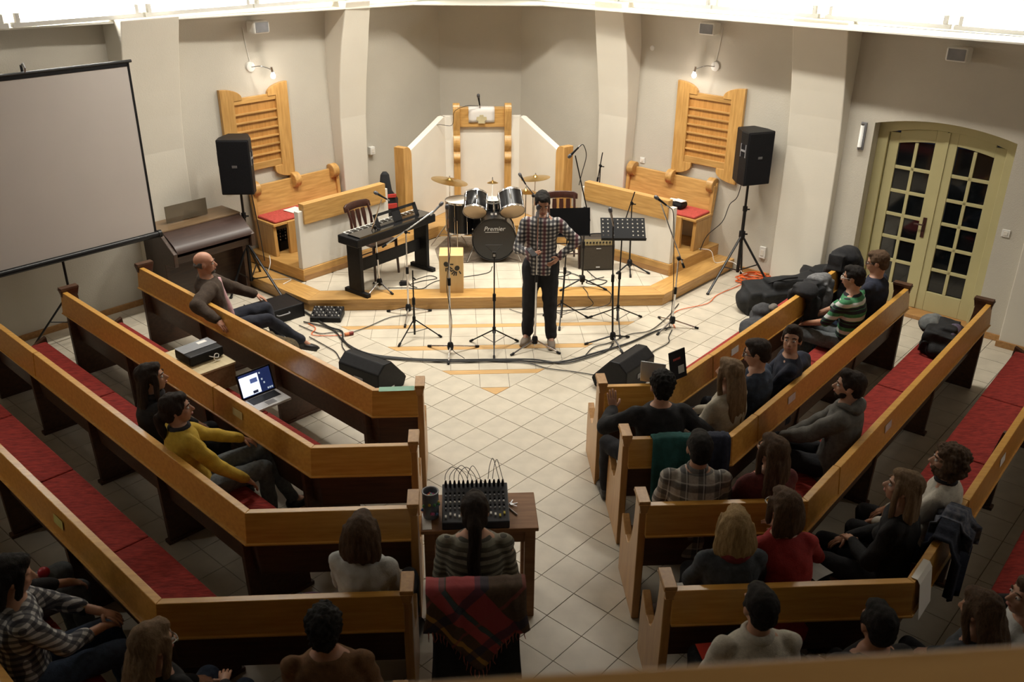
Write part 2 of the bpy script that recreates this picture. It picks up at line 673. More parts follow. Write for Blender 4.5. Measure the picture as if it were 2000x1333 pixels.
for side in (0, 1):
    s0, s1 = (5.525, 6.155) if side == 0 else (6.165, 6.795)
    st = .115
    b = MB(FR)
    y0, y1 = .20, .245
    # panel of six rows of two panes: stiles, bottom board, bars and an arched head
    a0, a1 = s0 + st, s1 - st
    mid = (a0 + a1) / 2
    b.bx(s0, a0, y0, y1, .05, arch_z(s0 + .02) - .003)
    b.bx(a1, s1, y0, y1, .05, arch_z(s1 - .02) - .003)
    b.bx(a0, a1, y0, y1, .05, .29)
    zr = [.29 + i * (1.975 - .29) / 6 for i in range(7)]
    for z in zr[1:-1]:
        b.bx(a0, a1, y0 + .006, y1 - .004, z - .019, z + .019)
    b.bx(mid - .019, mid + .019, y0 + .006, y1 - .004, .29, 2.0)
    pts = [(a0 + (a1 - a0) * i / 8) for i in range(9)]
    b.prism([(s, arch_z(s) - .003) for s in pts] + [(s, arch_z(s) - .125 - .02) for s in pts[::-1]], -(y1 - y0), AX @ Tr(0, 0, -y0))
    leaf = b.build('door_leaf', CREAM, door, bevel=.004)
    for r in range(6):
        for c0, c1 in ((a0, mid), (mid, a1)):
            p = MB(FR)
            z1 = zr[r + 1] if r < 5 else 2.02
            p.bx(c0 + .01, c1 - .01, y0 + .024, y0 + .03, zr[r] + .012, z1 - .012)
            p.build('pane', GLASSD, leaf)
    if side == 0:
        p = MB(FR)
        p.bx(s1 - .075, s1 - .035, y0 - .008, y0, .93, 1.17)
        p.tube([(s1 - .055, y0, 1.09), (s1 - .055, y0 - .05, 1.09), (s1 - .155, y0 - .055, 1.09)], .009, 8)
        h_ = p.build('door_handle', MAHOG, leaf, smooth=True)
        h_['label'] = 'dark brown lever handle on a long plate'
    else:
        p = MB(FR)
        p.bx(s0 - .022, s0 + .02, y0 - .012, y0, .06, 2.17)
        p.build('cover_strip', CREAM, leaf)
door2 = MB(FR)
door2.bx(7.70, 8.6, -.05, .01, 0, 2.3)
d2o = struct(door2.build('door_2', DKBROWN, bevel=.006))

# ---------------------------------------------------------------- platform
S1, S2 = .15, .30
stage = thing('stage', 'low oak-edged platform with a tiled top', 'stage')
del stage['label'], stage['category']
struct(stage)
ring = [(-3.42, 3.44), (-2.15, 2.17), (2.15, 2.17), (3.42, 3.44)]
b = MB()
b.prism([(-3.36, 3.44), (-2.12, 2.20), (2.12, 2.20), (3.40, 3.48), (.66, 6.09), (-.58, 6.09)], .14)
b.build('stage_base', GROUT, stage)


def plank(poly, z0, z1, m, name, par, rot=0.0, piv=(0, 0)):
    """board whose grain follows its own local x"""
    M = (Tr(piv[0], piv[1]) @ Rz(rot)).inverted()
    p = [tuple((M @ V((q[0], q[1], 0)))[:2]) for q in poly]
    q = MB()
    q.prism(p, z1 - z0)
    return q.build(name, m, par, loc=(piv[0], piv[1], z0), rz=rot, bevel=.004)


k = .29
c8 = k * math.tan(math.radians(22.5))
plank([(-2.15, 2.17), (2.15, 2.17), (2.15 - c8, 2.17 + k), (-2.15 + c8, 2.17 + k)], .10, S1, OAK, 'stage_edge_board', stage)
dk = k * s2
plank([(2.15, 2.17), (3.42, 3.44), (3.30, 3.56), (3.42 - dk * 1.45, 3.44 + dk * .55), (2.15 - c8, 2.17 + k)], .10, S1, OAK, 'stage_edge_board', stage, R45, (2.15, 2.17))
plank([(-2.15, 2.17), (-3.40, 3.42), (-3.28, 3.54), (-3.42 + dk * 1.45, 3.44 + dk * .55), (-2.15 + c8, 2.17 + k)], .10, S1, OAK, 'stage_edge_board', stage, -R45, (-2.15, 2.17))
plank([(-2.14, 2.18), (2.14, 2.18), (2.13, 2.21), (-2.13, 2.21)], .0, .10, OAK, 'riser_board', stage)
plank([(2.14, 2.18), (3.40, 3.44), (3.38, 3.46), (2.12, 2.20)], .0, .10, OAK, 'riser_board', stage, R45, (2.14, 2.18))
plank([(-2.14, 2.18), (-3.38, 3.42), (-3.36, 3.44), (-2.12, 2.20)], .0, .10, OAK, 'riser_board', stage, -R45, (-2.14, 2.18))
# tiles of the platform
reg = [(-1, -1, 5.15), (1, -1, 5.05), (0, 1, -2.465), (-1, 1, -.02 + .12 - .02), (1, 1, -.14 + .22)]
for i in range(-8, 9):
    for j in range(0, 10):
        x0, y0 = -.15 + .30 * i, 2.463 + .30 * j
        p = [(x0 + .002, y0 + .002), (x0 + .298, y0 + .002), (x0 + .298, y0 + .298), (x0 + .002, y0 + .298)]
        for (a, bb, c) in ((-1, -1, 5.12), (1, -1, 5.04), (-1, 1, -.02 - k * 1.414 + .04), (1, 1, -.02 - k * 1.414 + .04), (0, -1, 4.49)):
            if len(p) > 2:
                if (a, bb) == (-1, 1):
                    c = (2.15 - 2.17 - 2 * (k / 2 * 1.414) + .006)
                    p = clip(p, a, bb, c + .0)
                elif (a, bb) == (1, 1):
                    c = (2.15 - 2.17 - 2 * (k / 2 * 1.414) + .006)
                    p = clip(p, a, bb, c)
                else:
                    p = clip(p, a, bb, c)
        if len(p) > 2:
            q = MB()
            q.prism(p, .012)
            if max(v[0] for v in p) - min(v[0] for v in p) > .03:
                q.build('tile', TILE, stage, loc=(0, 0, S1 - .0125 + random.uniform(-.001, .0)))

# upper step that carries benches, screens and pulpit
ustep = thing('upper_step', 'second oak step', 'step')
del ustep['label'], ustep['category']
struct(ustep)
up = [(-.62, 4.47), (-2.28, 2.78), (-3.10, 3.54), (-.60, 6.09), (.67, 6.09), (3.20, 3.58), (2.34, 2.79), (.66, 4.47)]
plank(up, S1, S2 - .02, OAK, 'step_body', ustep)
plank(up, S2 - .02, S2, OAK, 'step_top', ustep)
for a_, b_ in (((2.34, 2.79), (3.20, 3.60)), ((-2.28, 2.78), (-3.10, 3.55)), ((2.34, 2.79), (.66, 4.47)), ((-2.28, 2.78), (-.62, 4.47)), ((-.62, 4.47), (.66, 4.47))):
    a_, b_ = V((*a_, 0)), V((*b_, 0))
    L = (b_ - a_).length
    ang = math.atan2(b_.y - a_.y, b_.x - a_.x)
    q = MB()
    q.bx(0, L, -.012, .004, 0, .148)
    q.build('riser_board', OAK, ustep, loc=(a_.x, a_.y, S1), rz=ang)
# ------------------------------------------------------------------ pews
def pew_profile():
    return [(0, 0), (.54, 0), (.545, .30), (.53, .50), (.47, .475), (.38, .425), (.31, .42), (.25, .46), (.20, .55), (.165, .66),
            (.145, .80), (.14, .93), (0.01, .93), (0, .5)]


CAPPROF = [(-.012, .955), (.155, .955), (.145, .93), (.132, .895), (.012, .895), (.0, .93)]


def end_panel(par, m, M, th, caps, name='end_panel', lab=None):
    """profile plane: local y = forward, z = up; thickness along local x"""
    P = M @ Matrix(((0, 0, 1, 0), (1, 0, 0, 0), (0, 1, 0, 0), (0, 0, 0, 1)))
    b = MB()
    b.prism(pew_profile(), th, P @ Tr(0, 0, -th / 2))
    o = b.build(name, m, par, bevel=.006)
    if lab:
        o['label'] = lab
    if caps:
        c = MB(M)
        c.bx(-th / 2 - .012, th / 2 + .012, -.018, .16, .955, .978)
        for sx_ in (0,):
            vs_ = []
            for z, e in ((.956, .010), (.92, .003), (.885, -.004)):
                vs_ += [(-th / 2 - e, -.012 - e, z), (th / 2 + e, -.012 - e, z), (th / 2 + e, .15 + e, z), (-th / 2 - e, .15 + e, z)]
            fs = [(3, 2, 1, 0), (8, 9, 10, 11)] + [(i * 4 + (j + 1) % 4, i * 4 + j, i * 4 + 4 + j, i * 4 + 4 + (j + 1) % 4) for i in range(2) for j in range(4)]
            c.add(vs_, [tuple(reversed(f)) for f in fs])
        c.build('end_cap', m, par, bevel=.004)
    return o


def pew(side, x_end, y, x_bend, length, label, split, ang=math.radians(46.8), far_cap=True, tone=PEW):
    """side +1: right of the aisle. Rear face of the straight board on y; wing turns forward at x_bend."""
    t = thing('pew', label, 'pew', (x_bend, y, 0), 0, 'pews')
    Ls = abs(x_bend - x_end)
    # straight part: local x along +side, forward = +y
    Mst = Matrix.Diagonal((-side, 1, 1, 1))          # x' from the bend towards the aisle
    wing = Rz(ang if side > 0 else PI - ang)         # x' along the wing, outwards
    fwd_w = 1 if side > 0 else -1
    tb = math.tan(ang / 2)
    z0, z1 = .715, .935
    th = .048

    def seg(name, L, y0, y1, za, zb, M, m, mit=True, tilt=0.0, solo=None, gap0=0.0):
        # box with a mitred end at the bend (x=0): shifts by y*tan(ang/2)
        s = -tb if mit else 0
        b = MB()
        vs_ = []
        for z in (za, zb):
            dy = -tilt * (zb - z)
            for (xx, yy) in ((gap0 + (y0 + dy) * -s, y0 + dy), (L, y0 + dy), (L, y1 + dy), (gap0 + (y1 + dy) * -s, y1 + dy)):
                vs_.append((xx, yy, z))
        b.add(vs_, [(3, 2, 1, 0), (4, 5, 6, 7), (0, 1, 5, 4), (1, 2, 6, 5), (2, 3, 7, 6), (3, 0, 4, 7)])
        if M.determinant() < 0:
            b.f = [tuple(reversed(f)) for f in b.f]
        b.v = [tuple(M @ V(p)) for p in b.v]
        return b.build(name, m, t, bevel=.004)

    Mw = wing @ Matrix.Diagonal((1, fwd_w, 1, 1))
    # wing inner side is the forward side: mitre gets shorter there
    for M, L, g in ((Mst, Ls - .03, 1), (Mw, length, 1)):
        if M is Mst or not split:
            seg('back_board', L, 0.0, th, z0, z1, M, tone, True, .10)
        else:
            seg('back_board', split - .002, 0.0, th, z0, z1, M, tone, True, .10)
            q = MB(M)
            vs_ = []
            for z in (z0, z1):
                dy = -.10 * (z1 - z) - .004
                for xx, yy in ((split + .002, dy), (L, dy), (L, th + dy), (split + .002, th + dy)):
                    vs_.append((xx, yy, z))
            q.add(vs_, [(3, 2, 1, 0), (4, 5, 6, 7), (0, 1, 5, 4), (1, 2, 6, 5), (2, 3, 7, 6), (3, 0, 4, 7)])
            if M.determinant() < 0:
                q.f = [tuple(reversed(f)) for f in q.f]
            q.build('back_board', tone, t, bevel=.004)
        seg('board_lip', L, -.036, .012, z0 - .012, z0 + .002, M, tone, True)
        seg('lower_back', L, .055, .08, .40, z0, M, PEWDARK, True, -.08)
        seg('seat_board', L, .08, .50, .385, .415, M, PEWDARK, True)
        # cushions lie in lengths
        n = max(1, round(L / 1.35))
        a = .09 if M is Mst else .03
        for i in range(n):
            c0 = a + (L - a - .05) * i / n + .006
            c1 = a + (L - a - .05) * (i + 1) / n - .006
            if i == 0:
                seg('seat_cushion', c1, .10, .515, .416, .462, M, REDCUSH, True, gap0=.0)
            else:
                q = MB(M)
                q.bx(c0, c1, .10, .515, .416, .462)
                if M.determinant() < 0:
                    q.f = [tuple(reversed(f)) for f in q.f]
                q.build('seat_cushion', REDCUSH, t, bevel=.012)
    # ends and inner supports
    Ma = Tr(-side * (Ls - .012), 0, 0)
    end_panel(t, PEWEND, Ma, .052, True)
    Mf = wing @ Tr(length - .02, 0, 0) @ Matrix.Diagonal((1, fwd_w, 1, 1))
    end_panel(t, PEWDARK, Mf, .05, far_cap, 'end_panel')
    ns = max(2, round(length / 1.3))
    for i in range(ns):
        M_ = wing @ Tr(length * (i + .12) / ns, 0.02, 0) @ Matrix.Diagonal((1, fwd_w, 1, 1))
        P = M_ @ Matrix(((0, 0, 1, 0), (1, 0, 0, 0), (0, 1, 0, 0), (0, 0, 0, 1)))
        b = MB()
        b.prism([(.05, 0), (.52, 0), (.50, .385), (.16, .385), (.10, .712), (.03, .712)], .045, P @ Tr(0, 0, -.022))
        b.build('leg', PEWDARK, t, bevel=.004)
        b = MB(M_)
        b.bx(-.035, .035, .03, .535, 0, .03)
        b.build('foot', PEWDARK, t, bevel=.004)
    return t


PEWS = {}
spec = [
    (1, .775, -1.62, 1.33, 3.62, 'front pew right of the aisle, hung with coats at its far end'),
    (1, .830, -2.43, 1.62, 3.83, 'second pew from the front right of the aisle, teal jacket over its end'),
    (1, .800, -3.245, 1.89, 4.35, 'third pew from the front right of the aisle, backpack on its red seat'),
    (1, .790, -4.06, 2.22, 4.9, 'fourth pew right of the aisle with a white sheet on its bend'),
    (1, .780, -4.87, 2.55, 4.9, 'rearmost pew right of the aisle, beside the balcony railing'),
    (-1, -.665, -1.60, -1.05, 3.93, 'front pew left of the aisle with a green folder on its end'),
    (-1, -.685, -2.44, -1.42, 4.18, 'second pew from the front left of the aisle, projector before it'),
    (-1, -.660, -3.20, -1.73, 4.6, 'third pew from the front left of the aisle behind two dark-haired women'),
    (-1, -.665, -4.02, -2.05, 4.9, 'fourth pew left of the aisle with a yellow slip on its board'),
    (-1, -.665, -4.84, -2.38, 4.9, 'rearmost pew left of the aisle, mostly hidden by the balcony railing'),
]
SPLIT = {(1, -1.62): .72, (1, -2.43): .41, (1, -3.245): .53, (1, -4.06): 1.06, (1, -4.87): 0, (-1, -1.60): 0, (-1, -2.44): 1.32, (-1, -3.20): 3.3, (-1, -4.02): 0, (-1, -4.84): 0}
for (sd, xe, y, xb, L, lab) in spec:
    PEWS[(sd, y)] = pew(sd, xe, y, xb, L, lab, SPLIT[(sd, y)])

# balcony railing in front of the camera
t = thing('balcony_railing', 'long wooden balcony handrail across the bottom of the view', 'railing', (0, -7.577, 2.86), .03)
b = MB()
b.bx(-6.4, 6.6, -.075, .075, .92, .99)
b.build('handrail', wood('rail_wood', (.50, .27, .085), (.62, .36, .13), .45, 0), t, bevel=.004)
b = MB()
b.bx(-6.4, 6.6, -.02, .02, .0, .92)
b.build('parapet_panel', PEWDARK, t)
# ------------------------------------------------------------------ lettering
def text(name, s, size, M, m, parent, shear=0.0, ext=.001, align='CENTER'):
    cu = bpy.data.curves.new(name, 'FONT')
    cu.body = s
    cu.size = size
    cu.shear = shear
    cu.extrude = ext
    cu.align_x = align
    cu.align_y = 'CENTER'
    cu.resolution_u = 3
    tmp = bpy.data.objects.new('tmp', cu)
    scene.collection.objects.link(tmp)
    bpy.context.view_layer.update()
    me = bpy.data.meshes.new_from_object(tmp.evaluated_get(bpy.context.evaluated_depsgraph_get()))
    bpy.data.objects.remove(tmp)
    me.transform(M)
    me.materials.clear()
    me.materials.append(m)
    o = bpy.data.objects.new(name, me)
    scene.collection.objects.link(o)
    if parent is not None:
        o.parent = parent
    return o


INK = mat('ink', (.05, .05, .06), .8)
SILVER = mat('silver_print', (.62, .62, .62), .35, metal=.2)
WEAVE = mat('amp_cloth', (.06, .048, .034), .95, var=.5, scale=300, bump=.3)


# ------------------------------------------------------------------ things on the walls
def hymn_board(F, sgn, label):
    c = 3.26 * sgn
    t = thing('hymn_board', label, 'hymn board', F @ V((c, 0, 1.16)), -R45 if F is FR else R45, 'hymn boards on the diagonal walls')
    W, H = .98, 1.22
    b = MB()
    b.bx(-W / 2 + .16, W / 2 - .16, -.022, -.008, .16, H - .2)
    b.build('back_panel', wood('board_back', (.40, .19, .045), (.55, .28, .08), .4, 2), t)
    for s in (-1, 1):
        x0, x1 = s * W / 2, s * (W / 2 - .185)
        pts = [(x0, .02), (x0, H)]
        xin = s * (W / 2 - .30)
        for i in range(9):
            a = i / 8 * PI / 2
            pts.append((x0 + (xin - x0) * math.sin(a) * 1.0, H - .13 * (1 - math.cos(a))))
        pts += [(xin, H - .155), (x1, H - .155), (x1, .17), (xin, .17), (xin, .15)]
        for i in range(8, -1, -1):
            a = i / 8 * PI / 2
            pts.append((x0 + (xin - x0) * math.sin(a), .0 + .13 * (1 - math.cos(a))))
        b = MB()
        b.prism(pts, .05, AX @ Tr(0, 0, .005))
        b.build('stile', OAKZ, t, bevel=.004)
    for z, hh, nm in ((H - .205, .075, 'top_rail'), (.17, .085, 'bottom_rail')):
        b = MB()
        b.bx(-W / 2 + .185, W / 2 - .185, -.045, -.008, z - .0, z + hh)
        b.build(nm, OAK, t, bevel=.003)
    for i in range(6):
        z = .34 + i * .108
        b = MB()
        b.bx(-W / 2 + .185, W / 2 - .185, -.046, -.022, z, z + .022)
        b.build('slat', OAK, t, bevel=.003)
    return t


hymn_board(FR, 1, 'oak number board with seven slotted rows right of the pulpit')
hymn_board(FL, -1, 'oak number board with slotted rows, half behind the left loudspeaker')

BULB = mat('lit_bulb', (1, .93, .82), .3, var=.01, emit=9.0)


def wall_lamp(F, sgn, label, arm):
    s = (3.27 if sgn > 0 else -3.25)
    t = thing('wall_lamp', label, 'lamp', F @ V((s, 0, 2.60)), -R45 if F is FR else R45)
    b = MB()
    b.lathe([(0, -.001), (.062, 0), (.058, .022), (.03, .032), (0, .034)], 20, Matrix.Rotation(PI / 2, 4, 'X'))
    b.build('rose', WHITEP, t, smooth=True)
    tip = V((arm * .17, -.20, -.03))
    b = MB()
    b.tube(smooth_path([(0, -.03, 0), (arm * .08, -.12, .01), tip]), .006, 8)
    b.build('arm', CHROME, t, smooth=True)
    b = MB()
    b.tube([tip + V((0, 0, .03)), tip + V((arm * .012, 0, -.035))], .016, 10)
    b.build('socket', CHROME, t, smooth=True)
    b = MB()
    b.lathe([(0, -.085), (.018, -.08), (.03, -.06), (.031, -.045), (.02, -.02), (.013, 0), (0, 0)], 14, Matrix.Translation(tip + V((arm * .015, 0, -.03))))
    o = b.build('bulb', BULB, t, smooth=True)
    b = MB()
    b.tube([(0, -.006, .06), (-.03 * arm, -.006, .25), (-.05 * arm, -.006, .47)], .004, 6)
    b.build('cord', WHITEP, t)
    l = bpy.data.lights.new('bulb_light', 'POINT')
    l.energy = 3.0
    l.color = (1, .86, .74)
    l.shadow_soft_size = .03
    lo = bpy.data.objects.new('bulb_light', l)
    scene.collection.objects.link(lo)
    lo.location = F @ V((s + arm * .18, -.30, 2.47))


wall_lamp(FR, 1, 'small bare-bulb wall lamp lit above the right number board', -1)
wall_lamp(FL, -1, 'small bare-bulb wall lamp lit above the left number board', 1)


def ledge_box(F, s, z, label):
    t = thing('wall_speaker', label, 'loudspeaker', F @ V((s, 0, z)), -R45 if F is FR else R45, 'small white wall loudspeakers')
    b = MB()
    b.bx(-.11, .11, -.24, -.07, -.075, .07)
    b.build('cabinet', WHITEP, t, bevel=.02)
    b = MB()
    b.bx(-.09, .09, -.246, -.239, -.06, .055)
    b.build('grille', GREYP, t, bevel=.01)
    b = MB()
    b.bx(-.02, .02, -.07, 0, -.02, .02)
    b.bx(-.04, .04, -.012, 0, -.05, .05)
    b.build('bracket', GREYP, t)


ledge_box(FR, 3.22, 3.07, 'small white wall loudspeaker high above the right number board')
ledge_box(FL, -3.18, 3.08, 'small white wall loudspeaker high above the left number board')
ledge_box(FR, 6.2, 3.06, 'small white wall loudspeaker above the cream door')
ledge_box(FL, -6.35, 3.05, 'small white wall loudspeaker above the projection screen')


def plate(F, s, z, w, hgt, d, name, label, cat):
    t = thing(name, label, cat, F @ V((s, 0, z)), -R45 if F is FR else R45)
    b = MB()
    b.bx(-w / 2, w / 2, -d, 0, -hgt / 2, hgt / 2)
    b.build('cover', WHITEP, t, bevel=.006)
    b = MB()
    b.bx(-w / 4, w / 4, -d - .006, -d + .002, -hgt / 4, hgt / 4)
    b.build('rocker', WHITE, t, bevel=.002)


plate(FL, -1.42, 1.24, .085, .11, .06, 'junction_box', 'pale junction box on the wall left of the pulpit', 'junction box')
plate(FR, 2.27, 1.22, .08, .08, .012, 'wall_switch', 'white wall switch above the right choir bench', 'switch')
plate(FR, 7.02, 1.24, .085, .085, .014, 'wall_switch', 'white wall switch right of the cream door', 'switch')
plate(FR, 4.24, .34, .085, .16, .03, 'wall_socket', 'white wall socket above the orange cable', 'socket')
for F, s, lab in ((FR, 2.30, 'round white blanking cap on the right wall'), (FL, -1.50, 'round white blanking cap on the left wall')):
    b = MB()
    b.lathe([(0, 0), (.035, 0), (.03, .012), (0, .016)], 16, Matrix.Rotation(PI / 2, 4, 'X'))
    o = b.build('cover_cap', WHITEP, None, smooth=True)
    o.matrix_world = F @ Tr(s, 0, 2.73)
    tag(o, lab, 'cover cap')
t = thing('wall_sconce', 'narrow glass wall light beside the cream door', 'lamp', FR @ V((5.28, 0, 2.03)), -R45)
b = MB()
b.bx(-.035, .035, -.02, 0, -.16, .16)
b.build('back_plate', GREYP, t, bevel=.004)
b = MB()
b.tube([(0, -.05, -.12), (0, -.05, .13)], .022, 12)
b.build('glass_tube', mat('frosted_glass', (.85, .84, .78), .3, emit=.35), t, smooth=True)
b = MB()
b.tube([(0, -.05, -.15), (0, -.05, -.12)], .018, 10)
b.tube([(0, -.05, .13), (0, -.05, .15)], .018, 10)
b.build('holder', STEEL, t, smooth=True)

# ---------------------------------------------------------------- projection screen on a tripod
FS = Tr(-4.68, 1.72) @ Rz(R45)
t = thing('projection_screen', 'large grey projection screen with black border on a tripod', 'projection screen', (-4.505, 1.345, 0), R45)
b = MB()
b.bx(-1.10, 1.06, -.004, .004, .05 + 1.0, 2.91)
b.build('screen_cloth', SCREENF, t)
for x0, x1, z0, z1, nm in ((1.035, 1.06, .05 + 1.0, 2.91, 'border'), (-1.10, -1.075, .05 + 1.0, 2.91, 'border'), (-1.1, 1.06, 2.87, 2.91, 'border')):
    b = MB()
    b.bx(x0, x1, -.007, -.004, z0, z1)
    b.build(nm, BLACK, t)
b = MB()
b.tube([(-1.12, 0, 2.92), (1.09, 0, 2.92)], .016, 8)
b.build('top_bar', BLACKM, t, smooth=True)
b = MB()
b.tube([(-1.14, 0, 1.02), (1.09, 0, 1.02)], .036, 12)
for sx_ in (-1.14, 1.09):
    b.tube([(sx_ - .02, 0, 1.02), (sx_ + .02, 0, 1.02)], .044, 12)
b.build('roller_case', BLACKM, t, smooth=True)
b = MB()
b.tube([(0, .05, .2), (0, .05, 2.99)], .014, 8)
b.build('pole', BLACKM, t, smooth=True)
b = MB()
b.tube([(0, .05, 2.98), (0, .0, 3.01), (0, -.03, 2.97), (0, -.01, 2.93)], .009, 6)
b.build('hook', STEEL, t, smooth=True)
for a in (-2.0, 2.75, .6):
    e = V((.52 * math.cos(a), (.05 + .52 * math.sin(a) * .8), .012))
    b = MB()
    b.tube([(0, .05, .62), e], .011, 8)
    b.tube([(0, .05, .26), (V((0, .05, .62)) + e) / 2], .006, 6)
    b.build('leg', BLACKM, t, smooth=True)

# ---------------------------------------------------------------- choir benches
def bench(F, sgn, label):
    a0, a1 = 2.09, 3.50
    c = (a0 + a1) / 2 * sgn
    t = thing('choir_bench', label, 'bench', F @ V((c, -.02, .30)), -R45 if F is FR else R45, 'choir benches on the upper step')
    L = a1 - a0
    b = MB()
    vs_ = [(-L / 2, -.10, .42), (L / 2, -.10, .42), (L / 2, -.06, .42), (-L / 2, -.06, .42), (-L / 2, -.04, .83), (L / 2, -.04, .83), (L / 2, .0, .83), (-L / 2, 0, .83)]
    b.add(vs_, [(3, 2, 1, 0), (4, 5, 6, 7), (0, 1, 5, 4), (1, 2, 6, 5), (2, 3, 7, 6), (3, 0, 4, 7)])
    b.build('backrest', OAK, t, bevel=.006)
    for x in (-L / 2 + .07, 0, L / 2 - .07):
        b = MB()
        b.lathe([(0, -.05), (.092, -.05), (.098, -.044), (.098, .044), (.092, .05), (0, .05)], 24, Tr(x, -.045, .80) @ Matrix.Rotation(PI / 2, 4, 'Y'))
        b.build('scroll_knob', OAKY, t, smooth=True)
    b = MB()
    b.bx(-L / 2, L / 2, -.50, -.06, .40, .435)
    b.build('seat', OAK, t, bevel=.006)
    b = MB()
    b.bx(-L / 2 + .03, L / 2 - .03, -.49, -.09, .436, .468)
    o = b.build('seat_cushion', mat('red_bench_pad', (.42, .06, .045), .95, var=.2, scale=40, bump=.3), t, bevel=.014)
    for x in (-L / 2 + .03, L / 2 - .03):
        b = MB()
        b.prism([(-.49, 0), (-.10, 0), (-.03, .8), (-.09, .8), (-.12, .40), (-.47, .40)], .05,
                Tr(x - .025, 0, 0) @ Matrix(((0, 0, 1, 0), (1, 0, 0, 0), (0, 1, 0, 0), (0, 0, 0, 1))))
        b.build('end_panel', OAKZ, t, bevel=.005)
    for x in (-.16, ):
        b = MB()
        b.bx(x - .03, x + .03, -.40, -.10, 0, .40)
        b.build('support', OAKZ, t)
    for x in (L / 2 * -sgn * -1 - sgn * .30,):
        b = MB()
        b.bx(x - .09, x + .09, -.515, -.47, 0, .43)
        b.build('front_post', OAKZ, t, bevel=.005)
    return t


bench(FR, 1, 'oak choir bench with red pad and round knobs right of the pulpit')
bench(FL, -1, 'oak choir bench with red pad and round knobs left of the pulpit')


# ---------------------------------------------------------------- low screens in front of the benches
def choir_screen(side, label):
    # from the outer corner inwards, along the edge of the upper step
    if side > 0:
        F = Tr(2.335, 2.80, S2) @ Rz(math.radians(135))
        y0, y1 = -.085, -.005
    else:
        F = Tr(-2.275, 2.79, S2) @ Rz(math.radians(45))
        y0, y1 = .005, .085
    t = thing('choir_screen', label, 'screen', (0, 0, 0), 0, 'low screens edging the platform')
    t.matrix_world = F
    L = 1.44
    b = MB()
    b.bx(0, L, y0, y1, -.15 + .152, .74)
    b.build('wall_panel', WHITE, t, bevel=.005)
    b = MB()
    f0, f1 = (y1 - .004, y1 + .028) if side > 0 else (y0 - .028, y0 + .004)
    # front of the right screen faces -x-y: local +y there
    b.bx(.07, L - .06, f0, f1, .575, .825)
    b.bx(.07, L - .06, y0 + .004, y1 - .004, .745, .825)
    b.build('capping_board', OAK, t, bevel=.004)
    b = MB()
    b.bx(0, L, f0 + .005, f1 - .012, -.148, -.08)
    b.build('base_strip', SKIRT, t)
    return t


choir_screen(1, 'white choir screen with oak capping board behind the guitar amplifier')
choir_screen(-1, 'white choir screen with oak capping board behind the electric piano')

# ---------------------------------------------------------------- pulpit
PX, PY = .035, 5.20
t = thing('pulpit', 'tall white and oak pulpit behind the drum kit', 'pulpit', (PX, PY, S2))
b = MB()
b.bx(-.32, .32, .02, .10, 0, 1.26)
b.build('front_panel', WHITE, t)
b = MB()
b.bx(-.32, .32, -.03, .12, 1.245, 1.51)
b.build('lectern_board', OAK, t, bevel=.006)
for s in (-1, 1):
    # post with a rounded head and two scrolled rolls, seen from the front as bands
    prof = [(.0, 0), (-.075, 0), (-.075, .72)]
    prof += [(-.075 - .055 * math.sin(i / 8 * PI), .74 + .15 * i / 8) for i in range(9)]
    prof += [(-.070, .90)]
    prof += [(-.07 - .05 * math.sin(i / 8 * PI), .905 + .22 * i / 8) for i in range(9)]
    prof += [(-.055, 1.13), (-.06, 1.20), (-.08, 1.30)]
    prof += [(-.02 - .085 * math.cos(a), 1.48 + .105 * math.sin(a)) for a in [i / 10 * PI for i in range(11)]]
    prof += [(.06, 1.4), (.06, 0)]
    b = MB()
    b.prism(prof, .098, Tr(s * .368 - .049, 0, 0) @ Matrix(((0, 0, 1, 0), (1, 0, 0, 0), (0, 1, 0, 0), (0, 0, 0, 1))))
    b.build('post', OAKZ, t, bevel=.004)
# side walls running forward to the newel posts
for s in (-1, 1):
    nx, ny = s * 1.10, -.80            # newel position
    qx, qy = s * .56, .0               # meets the pulpit
    d = V((qx - nx, qy - ny, 0))
    L = d.length
    ang = math.atan2(d.y, d.x)
    M = Tr(nx, ny) @ Rz(ang)
    hw = .05
    b = MB(M)
    prof = [(0, 0), (L, 0), (L, 1.40), (L - .06, 1.40), (0, 1.05)]
    b.prism(prof, .10, Tr(0, hw, 0) @ AX)
    b.build('stair_wall', WHITE, t, bevel=.005)
    b = MB()
    b.bx(min(qx, s * .41), max(qx, s * .41), -.05, .05, 0, 1.40)
    b.build('return_wall', WHITE, t)
    b = MB(M @ Tr(-.0, 0, 0))
    prof = [(-.10, 0), (.08, 0), (.08, 1.03)] + [(.08 - .10 * (1 - math.cos(a)), 1.03 + .13 * math.sin(a)) for a in [i / 8 * PI / 2 for i in range(1, 9)]] + [(-.10, 1.16)]
    b.prism(prof, .16, Tr(0, .08, 0) @ AX)
    b.build('newel_post', OAKZ, t, bevel=.004)
o = MB()
rows_ = []
for j in range(9):
    v = j / 8
    if v < .45:
        rows_.append([(-.185 + .37 * i / 6 - .0, .09 - .13 * v / .45, 1.515) for i in range(7)])
    else:
        w = (v - .45) / .55
        rows_.append([(-.185 + .37 * i / 6 + random.uniform(-.002, .002), -.042 - .006 * math.sin(i * 1.7), 1.512 - .20 * w) for i in range(7)])
o.grid(rows_)
cl = o.build('altar_cloth', mat('white_linen', (.72, .69, .66), .95, var=.03, bump=.1, bscale=200), None, smooth='all', solid=.004)
cl.location = (PX - .01, PY, S2 + .003)
tag(cl, 'white cloth with a pale emblem hung over the pulpit edge', 'cloth')
b = MB()
b.prism([(-.05, 1.30), (.05, 1.30), (.045, 1.338), (.075, 1.348), (.07, 1.392), (.03, 1.394), (.028, 1.42), (-.028, 1.42), (-.03, 1.394), (-.07, 1.392), (-.075, 1.348), (-.045, 1.338)], .006, Tr(0, -.0535, 0) @ AX)
